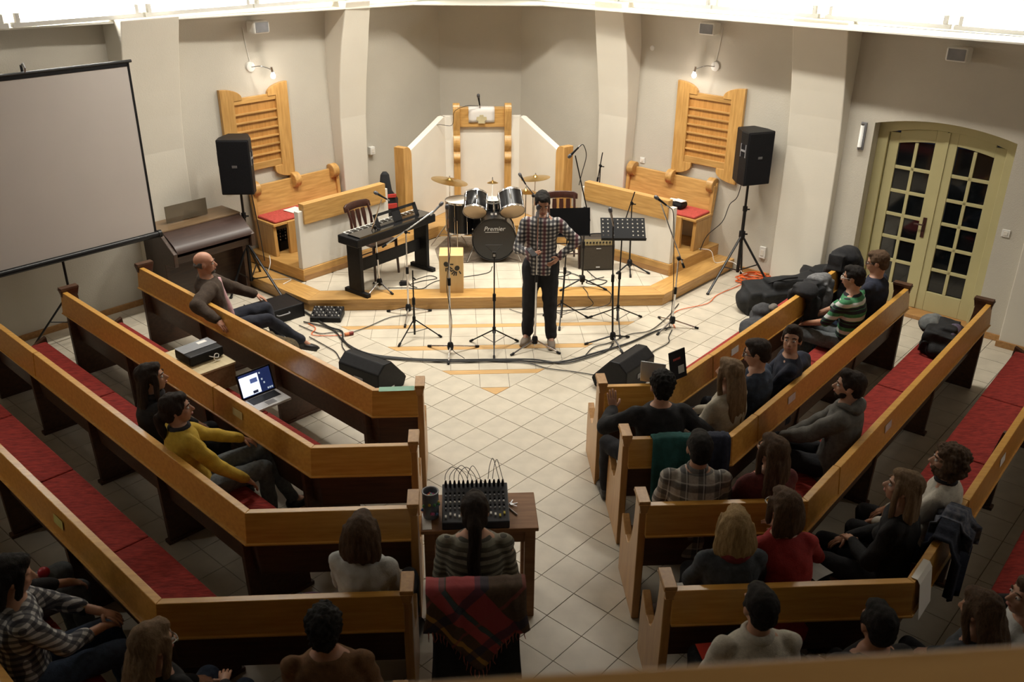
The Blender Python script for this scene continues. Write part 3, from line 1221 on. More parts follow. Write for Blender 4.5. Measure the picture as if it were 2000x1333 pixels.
em = b.build('emblem', mat('gold_thread', (.55, .47, .28), .7), cl)
em['label'] = 'pale gold embroidered emblem'

# ---------------------------------------------------------------- electric organ
FO = Tr(-3.37, 2.55) @ Rz(R45)
t = thing('electric_organ', 'dark brown electric organ against the left wall', 'organ', (-3.37, 2.55, 0), R45)
# local: x along wall, -y towards the room; wall face is at y ~ +.51
b = MB()
b.bx(-.54, .54, .18, .42, .0, .98)
b.build('back_case', DKBROWN, t, bevel=.008)
for x in (-.54, .49):
    b = MB()
    b.prism([(.42, 0), (-.02, 0), (-.02, .62), (-.24, .64), (-.25, .80), (.04, 1.0), (.42, 1.0)], .05,
            Tr(x, 0, 0) @ Matrix(((0, 0, 1, 0), (1, 0, 0, 0), (0, 1, 0, 0), (0, 0, 0, 1))))
    b.build('side_panel', DKBROWN, t, bevel=.006)
b = MB()
b.prism([(.05, .985), (.02, .985), (-.05, .955), (-.19, .875), (-.235, .83), (-.245, .79), (-.20, .79), (-.16, .85), (.02, .95)], 1.0,
        Tr(-.49, 0, 0) @ Matrix(((0, 0, 1, 0), (1, 0, 0, 0), (0, 1, 0, 0), (0, 0, 0, 1))))
o = b.build('roll_lid', wood('lid_brown', (.034, .016, .012), (.055, .028, .021), .42, 0, coat=.1), t, smooth=True)
b = MB()
b.bx(-.49, .49, -.20, .18, .66, .74)
b.build('key_bed', DKBROWN, t, bevel=.004)
b = MB()
b.bx(-.55, .55, .03, .43, .985, 1.005)
b.build('top_board', wood('organ_top', (.16, .10, .05), (.22, .14, .075), .4, 0), t, bevel=.004)
b = MB()
b.bx(-.32, .22, .215, .221, 1.02, 1.22)
o = b.build('music_rest', mat('brown_acrylic', (.20, .16, .11), .15, trans=.55), t)
o['label'] = 'tinted translucent music rest'
b = MB()
b.bx(-.10, .05, -.045, .045, 0, .05)
o = b.build('telephone_base', BLACK, None, bevel=.008, loc=FO @ V((.10, .33, 1.006)), rz=R45)
tag(o, 'small black box lying on the organ top', 'box')
t2 = thing('desk_stand', 'small bright stand beside the black box on the organ', 'stand', FO @ V((-.03, .28, 1.006)), .3)
b = MB()
b.bx(-.04, .04, -.02, .02, 0, .01)
b.build('base', STEEL, t2)
b = MB()
b.box((0, 0, .055), (.05, .012, .10), Matrix.Rotation(.3, 3, 'Y'))
b.build('clip', CHROME, t2)

# ---------------------------------------------------------------- loudspeakers on tripods
def speaker_stand(x, y, top, feet, label, col=.95):
    t = thing('speaker_stand', label, 'stand', (x, y, 0), 0, 'tripod speaker stands')
    b = MB()
    b.tube([(0, 0, .10), (0, 0, col)], .022, 12)
    b.build('pole', BLACKM, t, smooth=True)
    b = MB()
    b.tube([(0, 0, col - .2), (0, 0, top + .06)], .016, 12)
    b.build('upper_pole', BLACKM, t, smooth=True)
    b = MB()
    b.tube([(0, 0, .58), (0, 0, .66)], .04, 12)
    b.tube([(.03, 0, .62), (.07, 0, .62)], .012, 8)
    b.build('collar', BLACK, t, smooth=True)
    b = MB()
    b.tube([(0, 0, col - .02), (0, 0, col + .04)], .03, 12)
    b.tube([(.02, 0, col), (.06, 0, col)], .01, 8)
    b.build('clamp_knob', BLACK, t, smooth=True)
    for fx, fy in feet:
        e = V((fx - x, fy - y, .014))
        h_ = V((0, 0, .61))
        b = MB()
        b.tube([h_ + (e - h_) * .03, e], .015, 8)
        b.tube([(0, 0, .12), h_ + (e - h_) * .55], .008, 6)
        lg = b.build('leg', BLACKM, t, smooth=True)
        b = MB()
        b.ell(e, (.022, .022, .014), 8, 6)
        b.build('rubber_foot', BLACK, lg, smooth=True)
    return t


def pa_speaker(x, y, z, rz, label):
    t = thing('loudspeaker', label, 'loudspeaker', (x, y, z), rz, 'loudspeakers on tripods')
    b = MB()
    b.prism([(-.19, -.17), (.19, -.17), (.19, -.02), (.12, .19), (-.12, .19), (-.19, -.02)], .66)
    b.build('cabinet', BLACK, t, bevel=.012)
    b = MB()
    b.bx(-.178, .178, -.182, -.168, .014, .646)
    g = b.build('grille', GRILLE, t, bevel=.006)
    b = MB()
    b.bx(-.03, .03, -.186, -.181, .33, .36)
    b.build('badge', mat('badge_grey', (.20, .20, .21), .4, metal=.5), g)
    for s in (-1, 1):
        b = MB()
        b.bx(s * .19 - .004, s * .19 + .004, -.14, -.04, .36, .50)
        q = b.build('handle', GRILLE, t)
        b = MB()
        for dz in (.43,):
            b.bx(s * .19 - .007, s * .19 + .007, -.14, -.04, dz - .012, dz + .012)
        b.bx(s * .19 - .007, s * .19 + .007, -.145, -.135, .35, .51)
        b.bx(s * .19 - .007, s * .19 + .007, -.045, -.035, .35, .51)
        b.build('handle_frame', GREYP, q)
    b = MB()
    b.tube([(0, 0, -.03), (0, 0, .0)], .03, 10)
    b.build('pole_socket', BLACK, t)
    return t


speaker_stand(3.31, 3.02, 1.30, [(2.79, 2.50), (3.64, 2.62), (3.42, 3.20)], 'black tripod stand carrying the right loudspeaker, one leg towards the pews')
pa_speaker(3.31, 3.02, 1.31, math.radians(17), 'black loudspeaker on the tripod in front of the right number board')
speaker_stand(-2.965, 2.96, 1.25, [(-2.42, 2.34), (-3.16, 2.62), (-2.86, 3.20)], 'black tripod stand carrying the left loudspeaker, between organ and platform')
pa_speaker(-2.965, 2.98, 1.26, 0, 'black loudspeaker on the tripod in front of the left number board')


# ---------------------------------------------------------------- microphone and music stands
def microphone(p0, p1, label, m=None):
    """p0 = cable end, p1 = head end"""
    p0, p1 = V(p0), V(p1)
    d = (p1 - p0).normalized()
    t = thing('microphone', label, 'microphone', p0)
    b = MB()
    b.tube([(0, 0, 0), d * .05, d * .13], [.010, .011, .016], 10)
    b.build('handle', m or BLACK, t, smooth=True)
    b = MB()
    b.cap(d * .135, d * .155, .022, .022, 12)
    b.build('head_grille', mat('mic_mesh', (.10, .10, .11), .4, metal=.6, var=.4, scale=300, bump=.3) if not bpy.data.materials.get('mic_mesh') else bpy.data.materials['mic_mesh'], t, smooth=True)
    b = MB()
    b.tube([-d * .035, d * .0], .009, 8)
    b.build('plug', STEEL, t, smooth=True)
    return t


def stand(name, label, base, feet, hub, piv, metal, boom=None, cat='stand', clip=None, round_hub=True, group=None):
    x, y, z0 = base
    B = V(base)
    t = thing(name, label, cat, base, 0, group)
    top = V(piv) - B
    b = MB()
    b.tube([(0, 0, .03), V((top.x, top.y, 0)) * .55 + V((0, 0, top.z * .55))], .0115, 10)
    b.build('lower_tube', metal, t, smooth=True)
    b = MB()
    b.tube([V((top.x, top.y, 0)) * .5 + V((0, 0, top.z * .5)), top], .008, 10)
    b.build('upper_tube', metal, t, smooth=True)
    c = V((top.x * .55, top.y * .55, top.z * .55))
    b = MB()
    b.tube([c - V((0, 0, .045)), c + V((0, 0, .035))], .018, 10)
    b.build('clutch', BLACK, t, smooth=True)
    b = MB()
    if round_hub:
        b.lathe([(0, hub - .045), (.03, hub - .045), (.036, hub - .01), (.03, hub + .03), (.014, hub + .045), (0, hub + .045)], 14)
    else:
        b.tube([(0, 0, hub - .04), (0, 0, hub + .03)], .019, 10)
    b.build('hub', BLACK, t, smooth=True)
    for fx, fy in feet:
        e = V((fx - x, fy - y, .012))
        b = MB()
        hz = V((0, 0, hub))
        b.tube([hz, e], .0095 if round_hub else .0075, 8)
        if not round_hub:
            b.tube([(0, 0, max(.04, hub - .16)), hz + (e - hz) * .52], .004, 6)
        lg = b.build('leg', metal, t, smooth=True)
        b = MB()
        d = (e - hz).normalized()
        b.tube([e - d * .035, e + d * .012], .0135, 8)
        b.build('rubber_foot', BLACK, lg, smooth=True)
    if boom:
        b0, b1 = V(boom[0]) - B, V(boom[1]) - B
        b = MB()
        b.tube([b0, b1], .0075, 8)
        b.build('boom_arm', metal, t, smooth=True)
        b = MB()
        d = (b1 - b0).normalized()
        b.tube([b0 - d * .02, b0 + d * .04], .014, 8)
        b.build('counterweight', BLACK, t, smooth=True)
        b = MB()
        b.tube([top - V((0, .022, 0)), top + V((0, .022, 0))], .02, 10)
        b.tube([top + V((.0, -.01, -.005)), top + V((.05, -.01, -.012))], .007, 6)
        b.build('boom_clamp', BLACK, t, smooth=True)
    return t


stand('microphone_stand', 'chrome boom stand rising in front of the electric piano keys', (-1.314, 2.484, S1), [(-1.45, 2.22), (-1.15, 2.30), (-1.40, 2.66)], .10,
      (-1.326, 2.46, .95), CHROME, ((-1.39, 2.46, .855), (-1.229, 2.46, 1.30)))
microphone((-1.17, 2.46, 1.295), (-1.29, 2.46, 1.37), 'black microphone on the boom above the piano keys')
stand('microphone_stand', 'chrome boom stand reaching across the electric piano to the right', (-.949, 2.02, 0), [(-1.20, 2.12), (-.69, 2.12), (-.977, 1.66)], .10,
      (-.94, 2.02, 1.04), CHROME, ((-1.20, 2.0, .875), (-.617, 2.04, 1.275)))
microphone((-.63, 2.03, 1.255), (-.505, 2.05, 1.38), 'grey microphone at the end of the long boom over the piano', GREYP)
stand('microphone_stand', 'straight chrome microphone stand left of the bare black music stand', (-.451, .964, 0), [(-.69, 1.13), (-.15, 1.10), (-.473, .69)], .09,
      (-.447, .964, 1.53), CHROME)
microphone((-.45, .975, 1.50), (-.452, .99, 1.66), 'silver microphone upright on the straight stand before the wooden box drum', STEEL)
stand('microphone_stand', 'straight chrome microphone stand in front of the speaker', (.478, 1.06, 0), [(.21, .87), (.735, .885), (.50, 1.36)], .10,
      (.487, 1.07, 1.50), CHROME)
microphone((.487, 1.085, 1.45), (.490, 1.12, 1.62), "grey microphone before the standing man's chest", GREYP)
stand('microphone_stand', 'black boom stand beside the guitar amplifier, boom tilted left', (1.184, 2.468, S1), [(.90, 2.33), (1.46, 2.33), (1.2, 2.80)], .11,
      (1.174, 2.45, 1.158), BLACKM, ((1.228, 2.44, 1.03), (1.034, 2.45, 1.80)))
microphone((1.068, 2.44, 1.90), (.965, 2.46, 1.785), 'black microphone hanging from the tall boom beside the right newel post')
stand('microphone_stand', 'straight black microphone stand in front of the perforated music stand', (1.36, 1.146, 0), [(1.05, 1.11), (1.56, 1.27), (1.425, .88)], .09,
      (1.29, 1.15, 1.42), BLACKM)
microphone((1.288, 1.15, 1.40), (1.25, 1.16, 1.56), 'silver microphone above the perforated music stand', STEEL)
stand('microphone_stand', 'black boom stand without a microphone against the right choir screen', (1.874, 3.03, S1), [(2.10, 2.86), (1.69, 2.88), (1.84, 2.75)], .10,
      (1.85, 3.02, 1.046), BLACKM, ((1.765, 3.0, .795), (1.873, 3.0, 1.20)))
stand('microphone_stand', 'chrome boom stand right of the platform, nearest the right pews', (2.118, 1.53, 0), [(1.907, 1.327), (2.406, 1.474), (2.023, 1.798)], .10,
      (2.122, 1.52, .854), CHROME, ((2.186, 1.52, .763), (1.868, 1.52, 1.50)))
microphone((1.935, 1.52, 1.475), (1.80, 1.53, 1.575), 'silver-headed microphone on the boom right of the platform', BLACK)
stand('microphone_stand', 'folded black stand behind the right choir screen', (1.63, 4.3, S2), [(1.80, 4.40), (1.50, 4.45), (1.62, 4.12)], .10,
      (1.63, 4.28, 1.20), BLACKM, ((1.60, 4.28, 1.0), (1.65, 4.28, 1.385)))


def music_desk(par, base, c, w, hgt, tilt, rz, holes=False, m=DESK):
    M = Matrix.Translation(V(c) - V(base)) @ Rz(rz) @ Matrix.Rotation(tilt, 4, 'X')
    b = MB(M)
    if not holes:
        b.bx(-w / 2, w / 2, -.002, .002, -hgt / 2, hgt / 2)
    else:
        nx, nz = 9, 5
        cx_, cz_ = w / nx, hgt * .86 / nz
        z0 = -hgt / 2 + hgt * .14
        b.bx(-w / 2, w / 2, -.002, .002, -hgt / 2, z0)
        for i in range(nx):
            for j in range(nz):
                x0, zz = -w / 2 + i * cx_, z0 + j * cz_
                if 2 < i < 6 and j < 2:
                    b.bx(x0, x0 + cx_, -.002, .002, zz, zz + cz_)
                    continue
                r_ = .009
                cx2, cz2 = x0 + cx_ / 2, zz + cz_ / 2
                o = [(x0, zz), (cx2, zz), (x0 + cx_, zz), (x0 + cx_, cz2), (x0 + cx_, zz + cz_), (cx2, zz + cz_), (x0, zz + cz_), (x0, cz2)]
                a = [(cx2 + r_ * math.cos(-2.356 + k * PI / 4), cz2 + r_ * math.sin(-2.356 + k * PI / 4)) for k in range(8)]
                b.add([(p[0], 0, p[1]) for p in o] + [(p[0], 0, p[1]) for p in a], [(k, (k + 1) % 8, 8 + (k + 1) % 8, 8 + k) for k in range(8)])
    d = b.build('desk', m, par)
    b = MB(M)
    b.bx(-w / 2, w / 2, -.05, .002, -hgt / 2 - .004, -hgt / 2)
    b.build('lip', m, par)
    return d


bs = (.855, 1.80, 0)
t = stand('music_stand', 'black music stand with a solid desk behind the speaker', bs, [(1.17, 1.83), (.66, 1.92), (.80, 1.50)], .22, (.90, 1.84, 1.12), BLACKM, cat='music stand', round_hub=False)
music_desk(t, bs, (.925, 1.86, 1.19), .46, .31, -.22, .05)
bs = (1.50, 1.68, 0)
t = stand('music_stand', 'black music stand with a perforated desk right of the speaker', bs, [(1.20, 1.84), (1.81, 1.83), (1.464, 1.26)], .20, (1.50, 1.71, 1.08), BLACKM, cat='music stand', round_hub=False)
music_desk(t, bs, (1.505, 1.70, 1.15), .50, .30, -.9, -.06, True)
bs = (.03, 1.08, 0)
t = stand('music_stand', 'bare black music stand without a desk left of the speaker', bs, [(-.225, 1.24), (.297, 1.22), (.017, .785)], .22, (.033, 1.09, 1.10), BLACKM, cat='music stand', round_hub=False)
b = MB()
b.bx(-.02, .02, -.015, .015, 1.06, 1.12)
b.tube([(0, 0, 1.10), (-.09, .02, 1.19)], .004, 6)
b.tube([(0, 0, 1.10), (.09, .02, 1.19)], .004, 6)
b.tube([(-.09, .02, 1.19), (.09, .02, 1.19)], .004, 6)
b.build('desk_bracket', BLACKM, t)
b = MB()
b.bx(-.012, .012, -.019, -.014, 1.075, 1.10)
b.build('bracket_screw', SILVER, t)
bs = (-.855, 1.40, 0)
t = stand('music_stand', 'short black stand without a desk in front of the electric piano', bs, [(-1.02, 1.15), (-.56, 1.37), (-.87, 1.68)], .22, (-.85, 1.41, .80), BLACKM, cat='music stand', round_hub=False)
b = MB()
b.tube([(0.0, 0.01, .72), (.035, .01, .69)], .009, 6)
b.build('clamp_knob', BLACK, t)

# microphone and cable on the pulpit
microphone((.00, 5.16, 1.855), (-.02, 5.12, 2.0), 'slim black microphone standing on the pulpit edge')

# ---------------------------------------------------------------- electric piano, chairs, cajon, amplifier
FK = Tr(-1.195, 2.765, S1) @ Rz(math.radians(48))
t = thing('electric_piano', 'black electric piano on a board stand at the left of the platform', 'piano', (-1.195, 2.765, S1), math.radians(48))
b = MB()
b.bx(-.67, .67, -.17, .17, .64, .745)
b.build('case', BLACK, t, bevel=.014)
b = MB()
b.bx(-.60, .60, .045, .155, .742, .757)
k_ = b.build('key_block', mat('white_keys', (.72, .70, .66), .35, var=.02), t)
b = MB()
n_oct = 0
for i in range(51):
    if i % 7 in (2, 6):
        continue
    x = -.60 + (i + 1) * 1.2 / 52
    b.bx(x - .0075, x + .0075, .045, .115, .757, .769)
k2 = b.build('black_key_set', BLACKG, t)
k2['kind'] = 'stuff'
b = MB()
for i in range(52):
    x = -.60 + i * 1.2 / 52
    b.bx(x - .0015, x + .0015, .046, .156, .7575, .758)
k3 = b.build('key_gap_set', BLACK, t)
k3['kind'] = 'stuff'
b = MB()
b.bx(-.62, .62, -.165, .042, .743, .764)
b.build('control_panel', BLACKG, t)
b = MB(Tr(.10, -.09, .752) @ Matrix.Rotation(-.42, 4, 'X'))
for x0, x1, z0, z1 in ((-.36, .36, .15, .185), (-.36, .36, 0, .03), (-.36, -.30, 0, .185), (-.07, .07, 0, .185), (.30, .36, 0, .185)):
    b.bx(x0, x1, -.004, .004, z0, z1)
b.build('music_rest', BLACK, t)
for s in (-1, 1):
    b = MB()
    b.bx(s * .57 - .025, s * .57 + .025, -.11, .11, .05, .64)
    b.build('stand_leg', BLACK, t, bevel=.005)
    b = MB()
    b.bx(s * .57 - .03, s * .57 + .03, -.21, .19, 0, .05)
    b.build('stand_foot', BLACK, t, bevel=.006)
b = MB()
b.bx(-.56, .56, -.012, .012, .27, .42)
b.build('stand_board', BLACK, t, bevel=.004)


def wood_chair(loc, rz, label, m=MAHOG):
    t = thing('wooden_chair', label, 'chair', loc, rz, 'dark wooden chairs on the platform')
    # seat faces +y
    for x, y in ((-.19, .19), (.19, .19)):
        b = MB()
        b.tube([(x * 1.08, y * 1.08, 0), (x, y, .44)], [.014, .02], 8)
        b.build('leg', m, t, smooth=True)
    for x in (-.17, .17):
        b = MB()
        b.tube([(x * 1.15, -.25, 0), (x, -.19, .44), (x, -.22, .70), (x * 1.0, -.27, .84)], [.014, .02, .017, .016], 8)
        b.build('rear_leg', m, t, smooth=True)
    b = MB()
    b.prism([(-.21, .21), (.21, .21), (.19, -.20), (-.19, -.20)], .035, Tr(0, 0, .43))
    b.build('seat', m, t, bevel=.012)
    b = MB()
    n = 10
    lo, hi = [], []
    for i in range(n + 1):
        u = -1 + 2 * i / n
        lo.append((u * .215, -.265 - .03 * (1 - u * u), .795 + .012 * (1 - u * u)))
        hi.append((u * .215, -.285 - .03 * (1 - u * u), .885 + .012 * (1 - u * u) - (.02 if abs(u) > .95 else 0)))
    b.grid([lo, hi])
    b.build('top_rail', m, t, smooth=True, solid=.03, bevel=.008)
    for x in (-.09, 0, .09):
        b = MB()
        b.prism([(x - .02, .45), (x + .02, .45), (x + .013, .58), (x + .03, .72), (x + .026, .82), (x - .026, .82), (x - .03, .72), (x - .013, .58)], .014,
                Tr(0, -.102, 0) @ Matrix.Rotation(math.radians(12), 4, 'X') @ AX)
        b.build('splat', m, t)
    b = MB()
    b.tube([(-.19, .19, .20), (.19, .19, .20)], .009, 6)
    b.tube([(-.185, -.21, .20), (.185, -.21, .20)], .009, 6)
    b.build('stretcher', m, t)


wood_chair((-1.40, 3.03, S1), math.radians(-132), 'dark wooden chair behind the electric piano')
wood_chair((1.02, 3.30, S1), math.radians(180), 'dark wooden chair behind the speaker at the right of the drums')

BIRCH = mat('cajon_birch', (.60, .40, .17), .5, col2=(.66, .46, .21), scale=4, stretch=(3, 3, .5), bump=.03)
t = thing('cajon', 'plain birch box drum with black painted hands at the platform edge', 'drum', (-.43, 2.48, S1), -.02)
b = MB()
b.bx(-.145, .145, -.15, .15, 0, .48)
b.build('body', BIRCH, t, bevel=.006)
HINK = mat('hand_paint', (.045, .040, .030), .8, var=.3)


def painted_hand(cx_, cz_, rot, s):
    b = MB(Tr(cx_, -.151, cz_) @ Matrix.Rotation(rot, 4, 'Y'))
    q = [(.030 * s * math.cos(a), .034 * s * math.sin(a)) for a in [i * PI / 7 for i in range(14)]]
    b.prism(q, .001, AX)
    for i, (a, L) in enumerate(((-.55, .045), (-.2, .058), (.08, .06), (.36, .052), (1.05, .04))):
        dx, dz = math.sin(a), -math.cos(a)
        p0 = (dx * .046 * s, dz * .046 * s)
        p1 = (dx * (.046 + L) * s, dz * (.046 + L) * s)
        px_, pz_ = -dz * .008 * s, dx * .008 * s
        b.prism([(p0[0] - px_, p0[1] - pz_), (p0[0] + px_, p0[1] + pz_), (p1[0] + px_, p1[1] + pz_), (p1[0] - px_, p1[1] - pz_)], .001, AX)
    b.build('painted_hand', HINK, t)


painted_hand(-.06, .37, -.5, 1.0)
painted_hand(.07, .32, .5, 1.0)

t = thing('guitar_amplifier', 'brown guitar amplifier with a row of knobs before the right choir screen', 'amplifier', (1.455, 3.14, S1), .02)
b = MB()
b.prism([(-.12, 0), (.13, 0), (.13, .42), (-.08, .42), (-.12, .33)], .42, Tr(-.21, 0, 0) @ Matrix(((0, 0, 1, 0), (1, 0, 0, 0), (0, 1, 0, 0), (0, 0, 0, 1))))
b.build('cabinet', mat('amp_vinyl', (.035, .026, .019), .6, bump=.2, bscale=200), t, bevel=.01)
b = MB()
b.bx(-.195, .195, -.126, -.118, .02, .315)
b.build('grille_cloth', WEAVE, t)
b = MB(Tr(0, -.10, .377) @ Matrix.Rotation(-.418, 4, 'X'))
b.bx(-.195, .195, -.006, .002, -.04, .04)
b.build('control_panel', mat('amp_gold', (.30, .23, .11), .4, metal=.4), t)
for i in range(8):
    b = MB(Tr(-.15 + i * .042, -.108, .377) @ Matrix.Rotation(-.418 + PI / 2, 4, 'X'))
    b.lathe([(0, 0), (.012, 0), (.010, .018), (0, .018)], 10)
    b.build('knob', BLACK, t)
b = MB()
b.tube(smooth_path([(-.10, .02, .42), (-.08, .02, .45), (.08, .02, .45), (.10, .02, .42)]), .008, 8)
b.build('handle', BLACK, t, smooth=True)
b = MB()
b.bx(-.03, .03, -.130, -.126, .295, .305)
b.build('badge', SILVER, t)
b = MB()
b.bx(-.025, .025, -.130, -.126, .04, .055)
b.build('badge', SILVER, t)

# ---------------------------------------------------------------- drum kit
def rugpts():
    p = [(-.60, 3.42), (-.30, 3.36), (.2, 3.40), (.75, 3.30), (.86, 3.5), (.90, 4.2), (.3, 4.4), (-.5, 4.38), (-.66, 3.9)]
    return p


b = MB()
b.prism(rugpts(), .008)
o = b.build('drum_rug', RUG, None, loc=(0, 0, S1))
tag(o, 'worn brown rug under the drum kit', 'rug')
SHELL = mat('drum_black', (.006, .006, .007), .28, var=.2, spec=.3, coat=.15)
SKIN_T = mat('drum_skin_clear', (.62, .47, .30), .4, var=.05, scale=3)
SKIN_W = mat('drum_skin_white', (.70, .68, .62), .5, var=.04)
HEADB = mat('drum_head_black', (.012, .012, .013), .3, var=.15, scale=3)


def drum(name, label, M, r, L, front, back, lugs, group=None, cat='drum', parent=None):
    """axis along local z from 0 (front/bottom head) to L"""
    if parent is None:
        t = thing(name, label, cat, M.translation, 0, group)
        t.rotation_euler = M.to_euler()
    else:
        t = parent
    b = MB()
    b.lathe([(r * .99, .012), (r, .014), (r, L - .014), (r * .99, L - .012)], 32)
    b.build('shell', SHELL, t, smooth=True)
    for z, m, nm, e in ((.004, front, 'front_head', -1), (L - .004, back, 'back_head', 1)):
        b = MB()
        b.lathe([(0, z), (r * .985, z), (r * .985, z + e * .002), (0, z + e * .002)] if e > 0 else [(0, z - .002), (r * .985, z - .002), (r * .985, z), (0, z)], 32)
        b.build(nm, m, t)
        b = MB()
        b.lathe([(r * 1.0, z - .012), (r * 1.045, z - .012), (r * 1.05, z), (r * 1.045, z + .012), (r * 1.0, z + .012), (r * 1.0, z - .012)], 32)
        b.build('hoop', CHROME if r < .26 else SHELL, t, smooth=True)
    for i in range(lugs):
        a = 2 * PI * (i + .5) / lugs
        c, s = math.cos(a) * (r * 1.04), math.sin(a) * (r * 1.04)
        b = MB()
        b.tube([(c, s, .0), (c, s, L)], .0045, 6)
        b.tube([(c, s, L * .5 - .03), (c, s, L * .5 + .03)], .011, 8)
        b.build('lug', CHROME, t, smooth=True)
    return t


Mb = Tr(.13, 3.36, .465) @ Matrix.Rotation(-PI / 2, 4, 'X')
bd = drum('bass_drum', 'black bass drum with white lettering at the centre of the kit', Mb, .282, .40, HEADB, SKIN_W, 10)
text('lettering', 'Premier', .085, Tr(0, -.15, -.0025) @ Matrix.Rotation(PI, 4, 'X'), SILVER, bd, shear=.25)
b = MB()
b.bx(-.11, .10, .115, .120, -.003, -.0015)
b.bx(-.11, -.04, .120, .126, -.003, -.0015)
b.M = Matrix.Scale(-1, 4, (0, 1, 0))
o = MB()
o.bx(-.12, .06, -.103, -.108, -.003, -.0015)
o.build('lettering_swash', SILVER, bd)
for s in (-1, 1):
    b = MB()
    b.tube([(s * .26, .10, .08), (s * .36, .30, -.0)], .009, 8)
    b.build('spur', CHROME, bd, smooth=True)
b = MB()
b.tube([(0, -.28, .17), (0, -.46, .15)], .014, 8)
b.tube([(0, -.44, .15), (-.14, -.47, .12)], .010, 8)
b.tube([(0, -.44, .15), (.14, -.47, .12)], .010, 8)
b.bx(-.04, .04, -.30, -.27, .12, .22)
b.build('tom_holder', CHROME, bd, smooth=True)


def tilted(c, tilt_y, tilt_x):
    return Matrix.Translation(c) @ Matrix.Rotation(tilt_y, 4, 'Y') @ Matrix.Rotation(tilt_x, 4, 'X')


drum('tom_drum', 'black tom drum on the left over the bass drum, pale lower skin showing', tilted((-.12, 3.42, .83), math.radians(8), math.radians(-50)), .152, .25, SKIN_T, SKIN_W, 6, 'rack toms')
drum('tom_drum', 'black tom drum on the right over the bass drum, pale lower skin showing', tilted((.37, 3.42, .83), math.radians(-8), math.radians(-48)), .162, .26, SKIN_T, SKIN_W, 6, 'rack toms')
ft = drum('floor_tom', 'tall black floor tom behind the left rack tom', Tr(-.30, 3.86, .44), .205, .42, SKIN_T, SKIN_W, 8)
for i in range(3):
    a = 2 * PI * i / 3 + .3
    b = MB()
    b.tube([(.225 * math.cos(a), .225 * math.sin(a), .2), (.225 * math.cos(a), .225 * math.sin(a), -.22), (.24 * math.cos(a), .24 * math.sin(a), -.278)], .006, 6)
    b.build('leg', CHROME, ft, smooth=True)
sn = drum('snare_drum', 'shallow chrome-rimmed snare drum behind the rack toms', tilted((.13, 3.98, .70), 0, -.08), .17, .13, SKIN_W, SKIN_W, 8)
b = MB()
b.tube([(0, 0, -.02), (0, .03, -.38)], .01, 8)
for a in (0, 2.1, 4.2):
    b.tube([(0, .02, -.25), (.2 * math.cos(a), .2 * math.sin(a), -.535)], .007, 6)
b.build('snare_stand', CHROME, sn, smooth=True)


def cymbal(label, base, top, r, tilt, feet_r, extra=None):
    t = thing('cymbal_stand', label, 'cymbal', base, 0, 'cymbals of the drum kit')
    tp = V(top) - V(base)
    b = MB()
    b.tube([(0, 0, .06), (0, 0, tp.z * .5)], .011, 8)
    b.tube([(0, 0, tp.z * .48), tp], .007, 8)
    b.tube([(0, 0, tp.z * .5 - .03), (0, 0, tp.z * .5 + .03)], .016, 8)
    b.build('pole', CHROME, t, smooth=True)
    for i in range(3):
        a = 2 * PI * i / 3 + 3.6
        b = MB()
        b.tube([(0, 0, .34), (feet_r * math.cos(a), feet_r * math.sin(a), .008)], .008, 6)
        b.tube([(0, 0, .12), (feet_r * .55 * math.cos(a), feet_r * .55 * math.sin(a), .16)], .004, 6)
        b.build('leg', CHROME, t, smooth=True)
    b = MB(Matrix.Translation(tp) @ Matrix.Rotation(tilt[0], 4, 'X') @ Matrix.Rotation(tilt[1], 4, 'Y'))
    pr_ = [(0, .03), (r * .10, .026), (r * .17, .010), (r * .2, .004), (r * .6, -.004), (r, -.018)]
    b.lathe([(.006, .032)] + pr_[1:] + [(p, z - .0025) for p, z in pr_[:0:-1]] + [(.006, .026)], 36)
    b.build('cymbal', BRASS, t, smooth=True)
    b = MB(Matrix.Translation(tp))
    b.tube([(0, 0, -.03), (0, 0, .055)], .008, 8)
    b.build('wing_nut', STEEL, t)
    return t


cymbal('large bronze crash cymbal on a chrome stand left of the drums', (-.45, 4.16, S1), (-.44, 4.02, 1.09), .25, (-.05, .18), .30)
cymbal('tiny splash cymbal on a thin rod between the rack toms', (.13, 4.22, S1), (.125, 3.75, 1.14), .075, (-.1, 0), .22)
cymbal('bronze ride cymbal high at the right of the kit', (.72, 4.22, S1), (.72, 4.10, 1.10), .20, (-.06, -.1), .28)
cymbal('lower pair of hi-hat cymbals right of the drums', (.58, 3.95, S1), (.58, 3.93, .96), .15, (-.05, .05), .22)
stand('microphone_stand', 'thin chrome drum microphone stand behind the speaker', (.66, 3.70, S1), [(.82, 3.62), (.55, 3.60), (.68, 3.86)], .09, (.66, 3.72, .95), CHROME,
      ((.72, 3.72, .91), (.55, 3.74, 1.11)))
microphone((.56, 3.74, 1.10), (.50, 3.75, 1.20), 'slim black microphone over the right of the drum kit')

